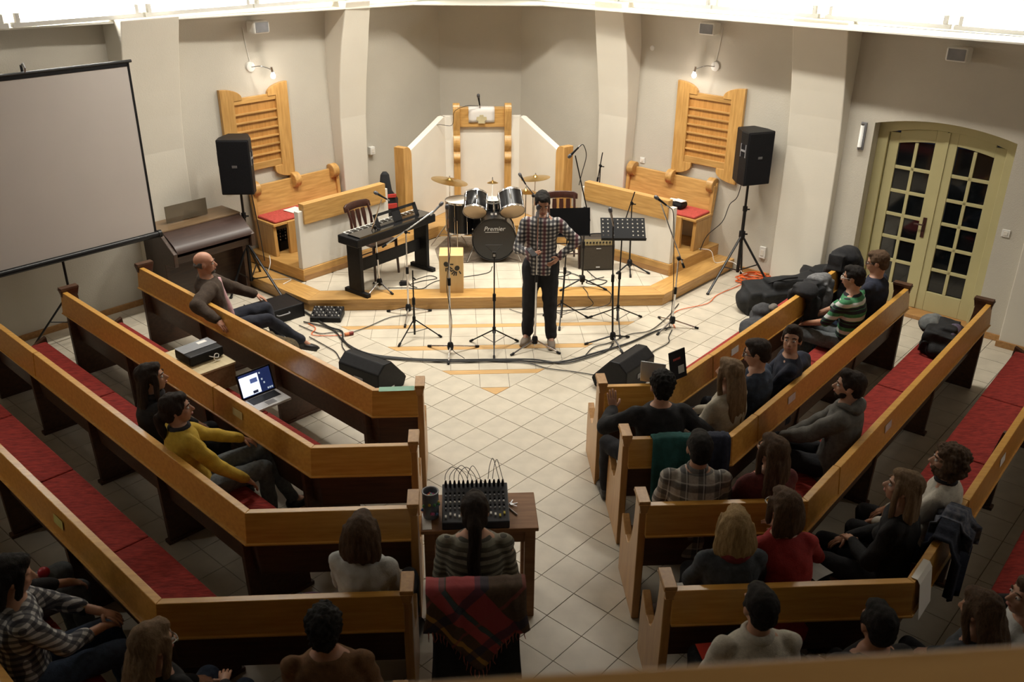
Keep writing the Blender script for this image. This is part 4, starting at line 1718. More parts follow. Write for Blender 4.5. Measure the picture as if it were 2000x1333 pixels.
# ---------------------------------------------------------------- floor monitors
def wedge(loc, rz, label):
    t = thing('floor_monitor', label, 'loudspeaker', loc, rz, 'wedge monitors on the floor')
    # local: face looks to +y (towards the musicians), length along x
    b = MB()
    b.prism([(-.20, 0), (.17, 0), (.215, .09), (.0, .335), (-.10, .345), (-.20, .26)], .54, Tr(-.27, 0, 0) @ Matrix(((0, 0, 1, 0), (1, 0, 0, 0), (0, 1, 0, 0), (0, 0, 0, 1))))
    b.build('cabinet', BLACK, t, bevel=.012)
    b = MB()
    n = V((0, .245, .215)).normalized()
    b.prism([(.205, .095), (.005, .323), (.013, .331), (.213, .103)], .50, Tr(-.25, 0, 0) @ Matrix(((0, 0, 1, 0), (1, 0, 0, 0), (0, 1, 0, 0), (0, 0, 0, 1))))
    b.build('grille', GRILLE, t)
    b = MB()
    b.bx(-.06, .06, -.205, -.198, .12, .17)
    b.build('handle', GREYP, t)
    b = MB()
    b.bx(.272, .276, -.02, .02, .05, .07)
    b.build('badge', SILVER, t)


wedge((-1.24, .27, 0), math.radians(-38), 'black wedge monitor on the floor behind the front left pew')
wedge((1.32, .22, 0), math.radians(48), 'black wedge monitor on the floor behind the front right pew')

# ---------------------------------------------------------------- gear on the floor at the left of the platform
def small_mixer(loc, rz, label, w, d, hgt, name='floor_mixer', rows=4, cols=9):
    t = thing(name, label, 'mixer', loc, rz)
    b = MB()
    b.prism([(-d / 2, 0), (d / 2, 0), (d / 2, hgt), (-d / 2, hgt * .6)], w, Tr(-w / 2, 0, 0) @ Matrix(((0, 0, 1, 0), (1, 0, 0, 0), (0, 1, 0, 0), (0, 0, 0, 1))))
    b.build('case', BLACK, t, bevel=.006)
    sl = math.atan2(hgt * .4, d)
    for j in range(rows):
        for i in range(cols):
            b = MB(Tr(-w / 2 + w * (i + .7) / (cols + .4), -d / 2 + d * (j + .6) / (rows + .2), hgt * .6 + hgt * .4 * (j + .6) / (rows + .2)) @ Matrix.Rotation(sl, 4, 'X'))
            b.lathe([(0, 0), (.009, 0), (.007, .016), (0, .016)], 6)
            b.build('knob', [WHITEP, GREYP, SILVER, BLACK][(i * 7 + j * 3) % 4], t)
    return t


small_mixer((-1.90, 1.97, 0), -.08, 'small black mixer with pale knobs on the floor by the platform corner', .36, .26, .10)
b = MB()
b.bx(-.28, .28, -.20, .20, 0, .17)
t = thing('flight_case', 'long black equipment case on the floor beside the left speaker stand', 'case', (-2.52, 2.02, 0), R45 - .1)
b.build('body', BLACK, t, bevel=.012)
for x in (-.28, .27):
    b = MB()
    b.bx(x, x + .01, -.205, .205, 0, .175)
    b.build('edge_trim', BLACKM, t)
b = MB()
b.tube(smooth_path([(-.08, -.20, .11), (-.06, -.235, .11), (.06, -.235, .11), (.08, -.20, .11)]), .008, 6)
b.build('handle', GREYP, t, smooth=True)
t = thing('cable_reel_socket', 'orange plug coupling on the floor among black cables', 'plug', (-1.60, 1.47, .022), .4)
b = MB()
b.tube([(-.05, 0, 0), (.0, 0, 0)], .020, 10)
b.build('orange_socket', mat('plug_orange', (.70, .22, .08), .5), t, smooth=True)
b = MB()
b.tube([(0, 0, 0), (.05, 0, 0)], .021, 10)
b.build('red_plug', mat('plug_red', (.20, .02, .015), .5), t, smooth=True)
t = thing('foot_pedal', 'small black pedal on the platform in front of the piano', 'pedal', (-1.02, 2.62, S1), .2)
b = MB()
b.bx(-.06, .06, -.04, .04, 0, .03)
b.build('base', BLACK, t, bevel=.006)
b = MB(Matrix.Rotation(.1, 4, 'Y'))
b.bx(-.05, .05, -.035, .035, .03, .045)
b.build('treadle', BLACK, t, bevel=.004)
small_mixer((-2.60, 3.74, S2 + .0), R45, 'black mixing unit with many knobs under the left choir bench', .42, .24, .20, 'stage_box', 4, 10)


def cable(label, pts, z=.006, r=.0055, m=CABLE, name='cable'):
    P = [(p[0], p[1], (p[2] if len(p) > 2 else z + r)) for p in pts]
    b = MB()
    b.tube(smooth_path(P, 5), r, 6)
    o = b.build(name, m, None, smooth=True)
    tag(o, label, 'cable')
    return o


cable('thick black cable sweeping along the floor in front of the stands', [(-2.40, 2.40), (-2.15, 2.08), (-1.87, 1.70), (-1.69, 1.55), (-1.64, 1.30), (-1.45, 1.01), (-1.11, .84), (-.67, .75), (-.34, .72), (.21, .72), (.70, .66), (1.17, .89), (1.55, 1.11), (1.9, 1.40), (2.10, 1.50)], r=.011)
cable('second black cable of the bundle, bending towards the right monitor', [(-2.16, 1.84), (-1.81, 1.62), (-1.62, 1.25), (-1.34, .96), (-.89, .82), (-.45, .77), (-.01, .76), (.43, .74), (.75, .64), (1.04, .77), (1.27, .93), (1.36, 1.10)], r=.009)
cable('black cable running from the bundle to the right monitor', [(-1.60, 1.20), (-1.30, .90), (-.8, .77), (-.34, .74), (.31, .68), (.57, .53), (.84, .44), (1.05, .35), (1.10, .28)])
cable('thin dark cable from the plug to the nearest boom stand', [(-1.62, 1.48), (-1.40, 1.68), (-1.18, 1.92), (-.97, 2.0)])
cable('loose black cable curling down to the left monitor', [(-2.04, 1.43), (-1.8, 1.15), (-1.70, 1.02), (-1.63, .83), (-1.52, .55)])
cable('short black cable from the plug to the left monitor', [(-1.67, 1.40), (-1.64, 1.15), (-1.54, .89), (-1.50, .58)])
cable('thin orange cable beside the small floor mixer', [(-2.1, 1.80), (-2.0, 1.66), (-2.02, 1.49), (-1.84, 1.45), (-1.66, 1.46)], m=ORANGE, r=.005)
cable('dark looped cable between seated man and plug', [(-2.20, 1.75), (-1.96, 1.53), (-1.84, 1.52), (-1.69, 1.57)])
cable('black cable trailing from the right boom stand to the front stand', [(2.35, 2.20), (2.24, 2.0), (2.11, 1.78), (1.84, 1.43), (1.59, 1.34), (1.33, 1.13), (1.13, 1.02), (1.0, .80)])
cable('black cable snaking from the orange coupling to the right monitor', [(2.10, 1.44), (2.02, 1.25), (1.98, 1.09), (1.76, .87), (1.62, .62)])
cable('loosely coiled black cable on the platform beside the amplifier', [(1.03, 3.02, .156), (1.10, 2.92, .156), (.95, 2.80, .156), (.82, 2.84, .156), (1.0, 2.70, .156), (1.22, 2.72, .156), (1.10, 2.9, .162), (.9, 2.95, .162)], r=.006)
cable('black cable on the platform looping in front of the amplifier', [(1.32, 2.99, .156), (1.40, 2.72, .156), (1.52, 2.63, .156), (1.40, 2.50, .156), (1.25, 2.60, .156), (1.5, 2.75, .162)], r=.006)
cable('black cable hanging over the platform edge beside the standing man', [(1.19, 2.42, .156), (1.22, 2.25, .156), (1.22, 2.155, .14), (1.28, 2.14, .05), (1.15, 2.10, .006), (.95, 2.06)], r=.005)
cable('second cable hanging over the platform edge further right', [(1.46, 2.36, .156), (1.50, 2.22, .156), (1.50, 2.155, .13), (1.46, 2.14, .04), (1.2, 2.09, .006), (.8, 2.05)], r=.005)
cable('thin cable along the foot of the platform', [(.26, 2.12), (.42, 1.99), (.66, 1.96), (.95, 2.02)], r=.004)
cable('black cable trailing under the electric piano', [(-1.25, 2.50, .156), (-1.0, 2.50, .156), (-.80, 2.46, .156), (-.70, 2.62, .156), (-.55, 2.75, .156), (.0, 2.95, .156), (.1, 3.2, .156)], r=.005)
cable('curled cable under the right end of the piano', [(-.92, 2.74, .156), (-.72, 2.90, .156), (-.62, 2.80, .156), (-.80, 2.72, .156), (-.95, 2.60, .156), (-.86, 2.50, .156)], r=.005)
cable('pale cable lying over the upper step beside the left bench', [(-2.78, 3.30, .31), (-2.72, 3.02, .306), (-2.76, 2.96, .16), (-2.68, 2.85, .156), (-2.45, 2.85, .156), (-2.52, 2.68, .156)], m=WHITEP, r=.005)
cable('thin white cable from the right bench to the wall socket', [(2.86, 3.36, .308), (3.0, 3.27, .306), (3.06, 3.22, .16), (3.25, 3.28, .156), (3.35, 3.2, .13), (3.45, 3.1, .01), (3.62, 3.06, .01)], m=WHITEP, r=.005)
cable('orange cable running along the right side of the platform', [(3.40, 2.90), (3.24, 2.74), (2.9, 2.46), (2.7, 2.19), (2.30, 2.0), (2.16, 1.75), (2.15, 1.50)], m=ORANGE, r=.005)
rr = []
for k_ in range(70):
    a = k_ * .55
    rr.append((3.50 + (.19 + .05 * math.sin(k_ * 1.3)) * math.cos(a), 2.92 + (.13 + .03 * math.cos(k_ * 1.7)) * math.sin(a), .012 + .0012 * k_ + .008 * math.sin(k_ * 2.1)))
cable('tangled heap of bright orange cable behind the right speaker stand', rr, r=.007, m=ORANGE)
cable('black lead hanging from the right loudspeaker to the bench', [(3.30, 3.20, 1.36), (3.27, 3.26, 1.05), (3.20, 3.33, .92), (3.12, 3.30, .7), (2.95, 3.34, .5), (2.86, 3.30, .31)], r=.006)
cable('black lead hanging down from the left loudspeaker', [(-2.90, 3.18, 1.30), (-2.86, 3.16, .9), (-2.82, 3.12, .5), (-2.80, 3.08, .32)], r=.006)
cable('curved black lead of the microphone near the right newel post', [(1.075, 2.43, 1.915), (1.12, 2.42, 1.93), (1.16, 2.43, 1.80), (1.12, 2.44, 1.60), (1.09, 2.44, 1.45)], r=.005)
cable('black lead dropping from the right boom microphone', [(1.96, 1.52, 1.46), (2.02, 1.53, 1.38), (2.06, 1.54, 1.0), (2.09, 1.51, .5), (2.08, 1.48, .08), (2.02, 1.42, .012)], r=.005)
cable('cable hanging across the pulpit front from its microphone', [(-.02, 5.15, 1.85), (-.20, 5.08, 1.86), (-.36, 5.0, 1.80), (-.40, 5.05, 1.6), (-.62, 4.98, 1.62), (-.80, 4.80, 1.52)], r=.004)
cable('lead dropping from the upright microphone to the floor', [(-.45, .97, 1.49), (-.43, .93, 1.2), (-.475, .95, .8), (-.43, .94, .4), (-.44, .90, .1), (-.30, .80, .012)], r=.004)
# ------------------------------------------------------------------ people
JOBS = []          # (shape, name, material, parent, voxel, smoothing, finishing function)


def grow(mb, name, m, parent, voxel=.012, iters=4, extra=None, noise_amp=0.0, noise_f=30.0, streak=None):
    JOBS.append((mb, name, m, parent, voxel, iters, extra, noise_amp, noise_f, streak))


def run_jobs():
    """one continuous skin per shape: voxel union of its masses, then relaxed"""
    tmp = []
    for (mb, name, m, parent, voxel, iters, extra, na, nf, st) in JOBS:
        me = bpy.data.meshes.new('tmp')
        me.from_pydata(mb.v, [], mb.f)
        me.update()
        o = bpy.data.objects.new('tmp', me)
        scene.collection.objects.link(o)
        r = o.modifiers.new('r', 'REMESH')
        r.mode = 'VOXEL'
        r.voxel_size = voxel
        s = o.modifiers.new('s', 'SMOOTH')
        s.factor = .5
        s.iterations = iters
        tmp.append(o)
    bpy.context.view_layer.update()
    dg = bpy.context.evaluated_depsgraph_get()
    out = []
    for o in tmp:
        out.append(bpy.data.meshes.new_from_object(o.evaluated_get(dg)))
    for o in tmp:
        me = o.data
        bpy.data.objects.remove(o)
        bpy.data.meshes.remove(me)
    for me, (mb, name, m, parent, voxel, iters, extra, na, nf, st) in zip(out, JOBS):
        n = len(me.vertices)
        co = np.empty(n * 3, np.float32)
        me.vertices.foreach_get('co', co)
        co = co.reshape(-1, 3)
        if na:
            no = np.empty(n * 3, np.float32)
            me.vertices.foreach_get('normal', no)
            no = no.reshape(-1, 3)
            q = co * nf
            if st is not None:
                q = q * np.array(st, np.float32)
            d = np.array([noise.noise(V(p)) for p in q.tolist()], np.float32)
            co = co + no * d[:, None] * na
            me.vertices.foreach_set('co', co.ravel())
        if extra is not None and extra.v:
            v0 = len(me.vertices)
            b2 = bmesh.new()
            b2.from_mesh(me)
            vs_ = [b2.verts.new(p) for p in extra.v]
            for f in extra.f:
                b2.faces.new([vs_[i] for i in f])
            b2.to_mesh(me)
            b2.free()
        me.materials.clear()
        me.materials.append(m)
        me.polygons.foreach_set('use_smooth', [True] * len(me.polygons))
        me.name = name
        o = bpy.data.objects.new(name, me)
        scene.collection.objects.link(o)
        o.parent = parent
    JOBS.clear()


def skin(name, col):
    m = mat(name, col, .5, var=.06, scale=12, bump=.02)
    b = m.node_tree.nodes['Principled BSDF']
    b.inputs['Subsurface Weight'].default_value = .12
    b.inputs['Subsurface Radius'].default_value = (.012, .005, .003)
    return m


SKIN_A = skin('skin_fair', (.48, .26, .17))
SKIN_B = skin('skin_tan', (.40, .20, .125))
SKIN_C = skin('skin_ruddy', (.46, .23, .15))


def hairm(name, col, col2):
    return mat(name, tuple(c * .75 for c in col), .62, col2=tuple(c * .75 for c in col2), scale=40, stretch=(3, 3, .35), bump=.7, bscale=110, spec=.2)


H_BLACK = hairm('hair_black', (.010, .008, .007), (.022, .017, .014))
H_DARK = hairm('hair_dark_brown', (.022, .013, .009), (.045, .027, .018))
H_BROWN = hairm('hair_brown', (.085, .050, .028), (.17, .10, .056))
H_LIGHT = hairm('hair_light_brown', (.20, .125, .066), (.33, .215, .12))
H_BLOND = hairm('hair_blond', (.36, .23, .10), (.62, .43, .20))
H_GREY = hairm('hair_grey', (.09, .085, .08), (.18, .17, .16))
EYEW = mat('eye_white', (.70, .68, .65), .25, var=.02)
EYED = mat('eye_iris', (.030, .018, .010), .15)
LIP = mat('lip', (.36, .13, .10), .45)


def cloth(name, col, var=.15, scale=30, rough=.92, bump=.25):
    return mat(name, col, rough, var=var, scale=scale, bump=bump, bscale=scale * 4)


JEANS = cloth('blue_denim', (.035, .055, .10), .3)
JEANSG = cloth('grey_denim', (.10, .11, .115), .25)
DARKT = cloth('dark_trousers', (.010, .010, .013), .2)
NAVYT = cloth('navy_trousers', (.012, .014, .024), .2)
SHOE_B = mat('black_leather', (.012, .010, .009), .4)
SHOE_T = mat('taupe_shoe', (.19, .15, .115), .8)
SHOE_W = mat('brown_leather', (.06, .03, .018), .5)


def ik(a, c, l1, l2, hint):
    """elbow of a two-bone limb"""
    a, c, hint = V(a), V(c), V(hint)
    d = c - a
    L = min(max(d.length, .05), l1 + l2 - .004)
    d.normalize()
    x = (l1 * l1 - l2 * l2 + L * L) / (2 * L)
    h_ = math.sqrt(max(l1 * l1 - x * x, 0))
    p = hint - a
    p = p - d * p.dot(d)
    p = p.normalized() if p.length > 1e-5 else V((0, 0, -1))
    return a + d * x + p * h_, a + d * L


def hand(body, ex, w, d, n, side, curl, s=1.0):
    """palm in the body shape, five fingers of unequal length as bent chains rooted in it"""
    d, n = V(d).normalized(), V(n)
    n = (n - d * n.dot(d)).normalized()
    sd = d.cross(n) * side
    R = Matrix((sd, d, n)).transposed()
    body.ell(w + d * .055 * s, (.040 * s, .052 * s, .018 * s), 12, 8, R)
    body.cap(w - d * .02, w + d * .03 * s, .026 * s, .026 * s, 10)
    for o, L, r in ((.029, .066, .0088), (.010, .076, .0092), (-.010, .071, .0088), (-.029, .055, .0078)):
        p0 = w + d * (.085 - abs(o) * .25) * s + sd * o * s
        q = [p0 - d * .02 * s]
        dir_ = d + sd * o * 2.2
        dir_.normalize()
        p = p0
        for k, f in enumerate((.48, .30, .22)):
            a = curl * (k + .6) * .55
            dd = (dir_ * math.cos(a) + n * math.sin(a)).normalized()
            q.append(p)
            p = p + dd * L * f * s * 1.15
        q.append(p)
        ex.tube(q, [r * s, r * s, r * .96 * s, r * .9 * s, r * .72 * s], 7)
    t0 = w + d * .028 * s + sd * .030 * s
    t1 = t0 + (d * .55 + sd * .75 + n * .25).normalized() * .034 * s
    t2 = t1 + (d * .85 + sd * .25 + n * (.2 + .4 * curl)).normalized() * .032 * s
    ex.tube([t0 - sd * .012 * s, t0, t1, t2], [.012 * s, .0125 * s, .0105 * s, .0085 * s], 8)


def head_shape(body, Mh, s, female):
    b = MB(body.M @ Mh if False else Mh)
    E = lambda c, r: b.ell(c, r, 18, 12)
    E((0, -.014, .028), (.073 * s, .094 * s, .086 * s))
    E((0, .030, -.040), (.055 * s, .058 * s, .072 * s))
    E((0, .050, -.090), (.027 * s, .026 * s, .020 * s))
    b.cap((0, .082, .012), (0, .108, -.026), .0095, .0135, 10)
    E((0, .098, -.030), (.018, .012, .009))
    E((-.03, .070, .024), (.024, .016, .009))
    E((.03, .070, .024), (.024, .016, .009))
    E((0, .080, -.058), (.024, .013, .011))
    E((-.034, .058, -.022), (.022, .022, .018))
    E((.034, .058, -.022), (.022, .022, .018))
    for sx_ in (-1, 1):
        b.ell((sx_ * .076 * s, -.006, -.010), (.009, .020, .031), 10, 8)
    body.v += []
    o = len(body.v)
    body.v += b.v
    body.f += [tuple(i + o for i in f) for f in b.f]
    body.m += b.m


def face_parts(t, Mh, eyes, brow_m, mouth=True, gl=None):
    for sx_ in (-1, 1):
        if eyes:
            b = MB(Mh)
            b.ell((sx_ * .031, .075, .004), (.0135, .0125, .0085), 12, 8)
            b.mi = 1
            b.ell((sx_ * .031, .0835, .004), (.006, .005, .0062), 10, 6)
            b.build('eye', [EYEW, EYED], t, smooth='all')
            b = MB(Mh)
            b.tube([(sx_ * .014, .089, .026), (sx_ * .031, .088, .032), (sx_ * .050, .074, .026)], [.0035, .0045, .003], 6)
            b.build('eyebrow', brow_m, t, smooth='all')
    if mouth:
        b = MB(Mh)
        b.tube([(-.020, .084, -.060), (-.008, .0925, -.057), (0, .093, -.0585), (.008, .0925, -.057), (.020, .084, -.060)], [.003, .0058, .0055, .0058, .003], 6)
        b.build('mouth', LIP, t, smooth='all')
    if gl is not None:
        b = MB(Mh)
        for sx_ in (-1, 1):
            c = [(sx_ * .033 + .024 * math.cos(a), .096, .003 + .018 * math.sin(a)) for a in [i * PI / 8 for i in range(17)]]
            b.tube(c, .0028, 6, cap=False)
            b.tube([(sx_ * .057, .095, .008), (sx_ * .078, .05, .010), (sx_ * .080, -.01, .004)], .0028, 6)
        b.tube([(-.009, .098, .006), (.009, .098, .006)], .0028, 6)
        b.build('glasses', gl, t, smooth='all')


def hair_shape(style, Mh, s, seed):
    b = MB(Mh)
    rnd = random.Random(seed)
    E = lambda c, r: b.ell(c, r, 18, 12)
    na, nf, st = .006, 45, None
    if style in ('short', 'short_high', 'curly_short'):
        E((0, -.026, .040), (.081 * s, .097 * s, .086 * s))
        E((0, -.060, -.012), (.070 * s, .058 * s, .072 * s))
        E((0, .020, .088), (.058, .066, .036))
        for sx_ in (-1, 1):
            E((sx_ * .066, .012, .022), (.015, .030, .038))
        if style == 'short_high':
            E((0, .035, .104), (.050, .050, .032))
        if style == 'curly_short':
            E((0, -.03, .055), (.092, .104, .088))
            na, nf = .016, 55
    elif style == 'bald':
        for sx_ in (-1, 1):
            E((sx_ * .066, -.028, -.004), (.014, .050, .034))
        E((0, -.086, -.012), (.062, .026, .040))
        na = .003
    elif style in ('long', 'long_up', 'bob', 'curly', 'pony', 'tied'):
        E((0, -.024, .038), (.084 * s, .100 * s, .089 * s))
        E((0, -.062, -.02), (.076 * s, .058 * s, .080 * s))
        E((0, .028, .085), (.056, .060, .036))
        for sx_ in (-1, 1):
            E((sx_ * .068, .006, .020), (.018, .040, .050))
        na, nf, st = .007, 42, (1, 1, .18)
        if style in ('long', 'long_up'):
            L = .40 if style == 'long' else .30
            for i in range(9):
                u = -1 + 2 * i / 8
                x0 = .072 * u
                y0 = -.055 - .035 * (1 - u * u)
                q = [(x0 * .9, y0 + .02, .05), (x0 * 1.15, y0 - .012, -.06), (x0 * 1.35, y0 - .030, -.17),
                     (x0 * 1.45 + rnd.uniform(-.012, .012), y0 - .045, -.05 - L * .72), (x0 * 1.3 + rnd.uniform(-.02, .02), y0 - .042, -L - rnd.uniform(-.03, .05))]
                b.tube(smooth_path(q, 3), [.030] * 9 + [.022, .018, .013, .008][:max(0, len(smooth_path(q, 3)) - 9)], 8)
            for sx_ in (-1, 1):
                q = [(sx_ * .064, .035, .055), (sx_ * .080, .030, -.03), (sx_ * .088, .010, -.14), (sx_ * .095, -.005, -.26)]
                P = smooth_path(q, 3)
                b.tube(P, [.022] * (len(P) - 3) + [.018, .013, .007], 8)
        elif style == 'bob':
            for i in range(9):
                u = -1 + 2 * i / 8
                x0, y0 = .078 * u, -.05 - .04 * (1 - u * u)
                P = smooth_path([(x0 * .9, y0 + .02, .05), (x0 * 1.18, y0 - .01, -.06), (x0 * 1.22, y0 - .012, -.135 - rnd.uniform(0, .025))], 3)
                b.tube(P, [.031] * (len(P) - 2) + [.026, .016], 8)
            for sx_ in (-1, 1):
                P = smooth_path([(sx_ * .064, .035, .06), (sx_ * .082, .028, -.03), (sx_ * .084, .022, -.11)], 3)
                b.tube(P, [.022] * (len(P) - 1) + [.012], 8)
        elif style == 'curly':
            for i in range(34):
                a, z = rnd.uniform(.3, 2 * PI - .3) + PI / 2, rnd.uniform(-.10, .085)
                rr_ = .082 * math.sqrt(max(.1, 1 - ((z - .0) / .16) ** 2))
                E((rr_ * math.cos(a) * 1.02, -.02 + rr_ * math.sin(a) * 1.12, z), (.030, .030, .028))
            na, nf, st = .014, 60, None
        elif style == 'pony':
            P = smooth_path([(0, -.10, .04), (0, -.135, -.02), (.004, -.13, -.13), (-.006, -.125, -.28), (.006, -.13, -.42), (0, -.125, -.54)], 4)
            b.tube(P, [.030, .032, .034, .036] + [.040] * (len(P) - 9) + [.036, .030, .024, .016, .010], 10)
        elif style == 'tied':
            P = smooth_path([(0, -.10, .0), (.01, -.135, -.05), (.02, -.13, -.13), (.02, -.125, -.22)], 4)
            b.tube(P, [.026] * 3 + [.034] * (len(P) - 6) + [.028, .018, .010], 10)
    return b, na, nf, st


def person(label, x, y, rz, shirt, trousers, hair, hm, sk=SKIN_A, female=False, s=1.0, lean=0.0, yaw=0.0, nod=0.0, tiltr=0.0,
           rh=None, lh=None, rel=None, lel=None, legs=None, sleeve='long', seat=.462, stand=False, eyes=True, glasses=None, extra=None,
           shoes=SHOE_B, head_xy=None, voxel=.011, curl=.6, shirt_name='shirt', legs_on=True, hands_n=None, bulk=0.0):
    """x, y: the hips on the ground plan; local +y is where the body faces"""
    t = thing('person', label, 'person', (x, y, 0), rz)
    hz = (seat + .095) if not stand else .90 * s
    tl = math.tan(lean)

    def sp(z):                      # spine offset at height z above the hips
        return tl * max(0, z) + .02 * math.sin(min(1, max(0, z / .5)) * PI) * -1

    w = .178 if not female else .158
    body, ex = MB(), MB()
    hh = .52 * s                    # hips to neck base
    secs = [(-.08, .150, .110), (.0, .158, .115), (.12, .138, .098), (.25, .145, .102), (.36, .165, .108), (.44, .168, .100), (.49, .120, .075), (.53, .060, .058)]
    body.loft([(0, sp(z * s), hz + z * s, rx * (s if not female else s * .93), ry * s) for z, rx, ry in secs])
    if female:
        for sx_ in (-1, 1):
            body.ell((sx_ * .07, sp(.33) + .085, hz + .32 * s), (.060, .050, .058), 12, 8)
    nb = V((0, sp(hh), hz + hh))
    hc = nb + V((0, .018 + tl * .10, .135 * s))
    Mh = Matrix.Translation(hc) @ Rz(yaw) @ Matrix.Rotation(nod, 4, 'X') @ Matrix.Rotation(tiltr, 4, 'Y')
    body.cap(nb - V((0, 0, .03)), hc + Mh.to_3x3() @ V((0, -.03, -.05)), .056 * s, .052 * s)
    head_shape(body, Mh, s, female)
    SH = {1: V((w * s, sp(.45 * s), hz + .445 * s)), -1: V((-w * s, sp(.45 * s), hz + .445 * s))}
    l1, l2 = .285 * s, .255 * s
    # default hands resting on the thighs
    tgt = {1: rh or (.10, .30, hz + .09), -1: lh or (-.10, .32, hz + .09)}
    hint = {1: rel or (.42, -.15, hz + .1), -1: lel or (-.42, -.15, hz + .1)}
    top, cuffs = MB(), []
    ins = .012 + bulk
    top.loft([(0, sp(z * s), hz + z * s, rx * (s if not female else s * .93) + ins + e, ry * s + ins + e) for (z, rx, ry), e in
              zip([(-.10, .155, .112), (.0, .158, .115), (.12, .140, .100), (.25, .145, .102), (.36, .165, .108), (.44, .168, .100), (.485, .125, .078), (.515, .072, .066)],
                  (.006, .004, .004, .003, .002, .0, -.002, -.002))])
    if female:
        for sx_ in (-1, 1):
            top.ell((sx_ * .07, sp(.33) + .088, hz + .32 * s), (.068, .054, .064), 12, 8)
    for k in (1, -1):
        el, wr = ik(SH[k], tgt[k], l1, l2, hint[k])
        g_ = .8 if sleeve != 'short' else 1.0
        body.cap(SH[k], el, .046 * s * (.85 if sleeve != 'short' else .95), .038 * s * g_)
        body.cap(el, wr, .038 * s * g_, .027 * s)
        fd = (wr - el).normalized()
        nrm = V((0, 0, -1)) if abs(fd.z) < .8 else V((0, -1 if fd.z > 0 else 1, 0))
        if hands_n and k in hands_n:
            hd, nrm = hands_n[k]
            hd = V(hd)
        else:
            hd = fd + V((0, 0, -.15))
        # the thumb leaves the inner side of the palm
        hd = hd.normalized()
        n2 = (V(nrm) - hd * V(nrm).dot(hd)).normalized()
        sdv = hd.cross(n2)
        side = 1 if sdv.dot(V((-k, .2, 0))) > 0 else -1
        hand(body, ex, wr, hd, nrm, side, curl, s * (.95 if not female else .88))
        top.cap(SH[k] + V((-k * .02, 0, .0)), el, .063 * s + bulk, .054 * s + bulk)
        if sleeve == 'long':
            top.cap(el, el + (wr - el) * .93, .054 * s + bulk, .040 * s + bulk * .7)
        elif sleeve == 'three':
            top.cap(el, el + (wr - el) * .55, .053 * s, .046 * s)
        top.ell(SH[k] + V((-k * .01, 0, -.005)), (.064 * s, .060 * s, .056 * s), 12, 8)
    # legs
    legs = legs or {}
    pants = MB()
    pants.loft([(0, sp(z) * .3, hz + z, rx, ry) for z, rx, ry in [(-.10, .13, .10), (-.06, .165 * s, .125 * s), (-.01, .168 * s, .126 * s), (.04, .148 * s, .108 * s), (.07, .135 * s, .098 * s)]])
    for k in (1, -1):
        if stand:
            hip, kn, an = V((k * .095, 0, hz - .02)), V((k * .105, .02, .50 * s)), V((k * .115, -.02, .09))
        else:
            hip, kn, an = V((k * .095, .03, hz - .01)), V((k * .12, .44 * s, hz - .01)), V((k * .12, .44, .095))
        if k in legs:
            kn, an = V(legs[k][0]), V(legs[k][1])
        if not legs_on:
            kn = hip + (kn - hip) * .9
        body.cap(hip, kn, .070 * s, .052 * s)
        body.cap(kn, an, .050 * s, .034 * s)
        w_ = 1.16 if stand else 1.0
        pants.cap(hip, kn, .093 * s * w_, .069 * s * w_)
        pants.cap(kn, kn + (an - kn) * .97, .066 * s * w_, .053 * s * (1.22 if stand else 1.0))
        toe = V(legs[k][2]) if (k in legs and len(legs[k]) > 2) else V((k * .03, 1, 0))
        toe.normalize()
        f0 = an + V((0, 0, -.045)) - toe * .03
        body.cap(an, an + toe * .08 - V((0, 0, .04)), .034, .028)
        b = MB()
        side_ = V((toe.y, -toe.x, 0)).normalized()
        up_ = side_.cross(toe).normalized()
        R_ = Matrix((side_, toe, up_)).transposed()
        b.ell(an + toe * .075 - V((0, 0, .055)), (.046, .135, .036), 14, 8, R_)
        b.ell(an - toe * .01 - V((0, 0, .035)), (.044, .060, .050), 14, 8, R_)
        b.box(an + toe * .07 - up_ * .080, (.080, .25, .018), R_)
        grow(b, 'shoe', shoes, t, .011, 3)
    grow(body, 'body', sk, t, voxel, 3, ex)
    grow(top, shirt_name, shirt, t, .012, 4, noise_amp=.011, noise_f=13)
    grow(pants, 'trousers', trousers, t, .013, 4, noise_amp=.011, noise_f=13)
    if hair:
        hb, na, nf, st = hair_shape(hair, Mh, s, int(abs(x * 97 + y * 31)))
        grow(hb, 'hair', hm, t, .0095, 2, noise_amp=na, noise_f=nf, streak=st)
    face_parts(t, Mh, eyes, hm, eyes, glasses)
    return t, dict(nb=nb, hc=hc, Mh=Mh, SH=SH, hz=hz, sp=sp)


WA = math.radians(46.8)


def at_pew(side, u, f, y=None, straight=False):
    """ground point on a pew: u along the wing from its bend (or x on the straight part), f in front of the rear face"""
    for (sd, xe, yy, xb, L, lab) in spec:
        if sd == side and abs(yy - y) < .01:
            if straight:
                return u, yy + f
            dx, dy = math.cos(WA) * sd, math.sin(WA)
            fx, fy = -math.sin(WA) * sd, math.cos(WA)
            return xb + u * dx + f * fx, yy + u * dy + f * fy
    raise KeyError


RW, LW = WA, -WA            # facing of the right and left wings
F_BK = mat('glasses_black', (.012, .012, .012), .3)
F_CL = mat('glasses_pale', (.55, .55, .52), .25)
SF = .255                   # hips this far in front of a pew's rear face

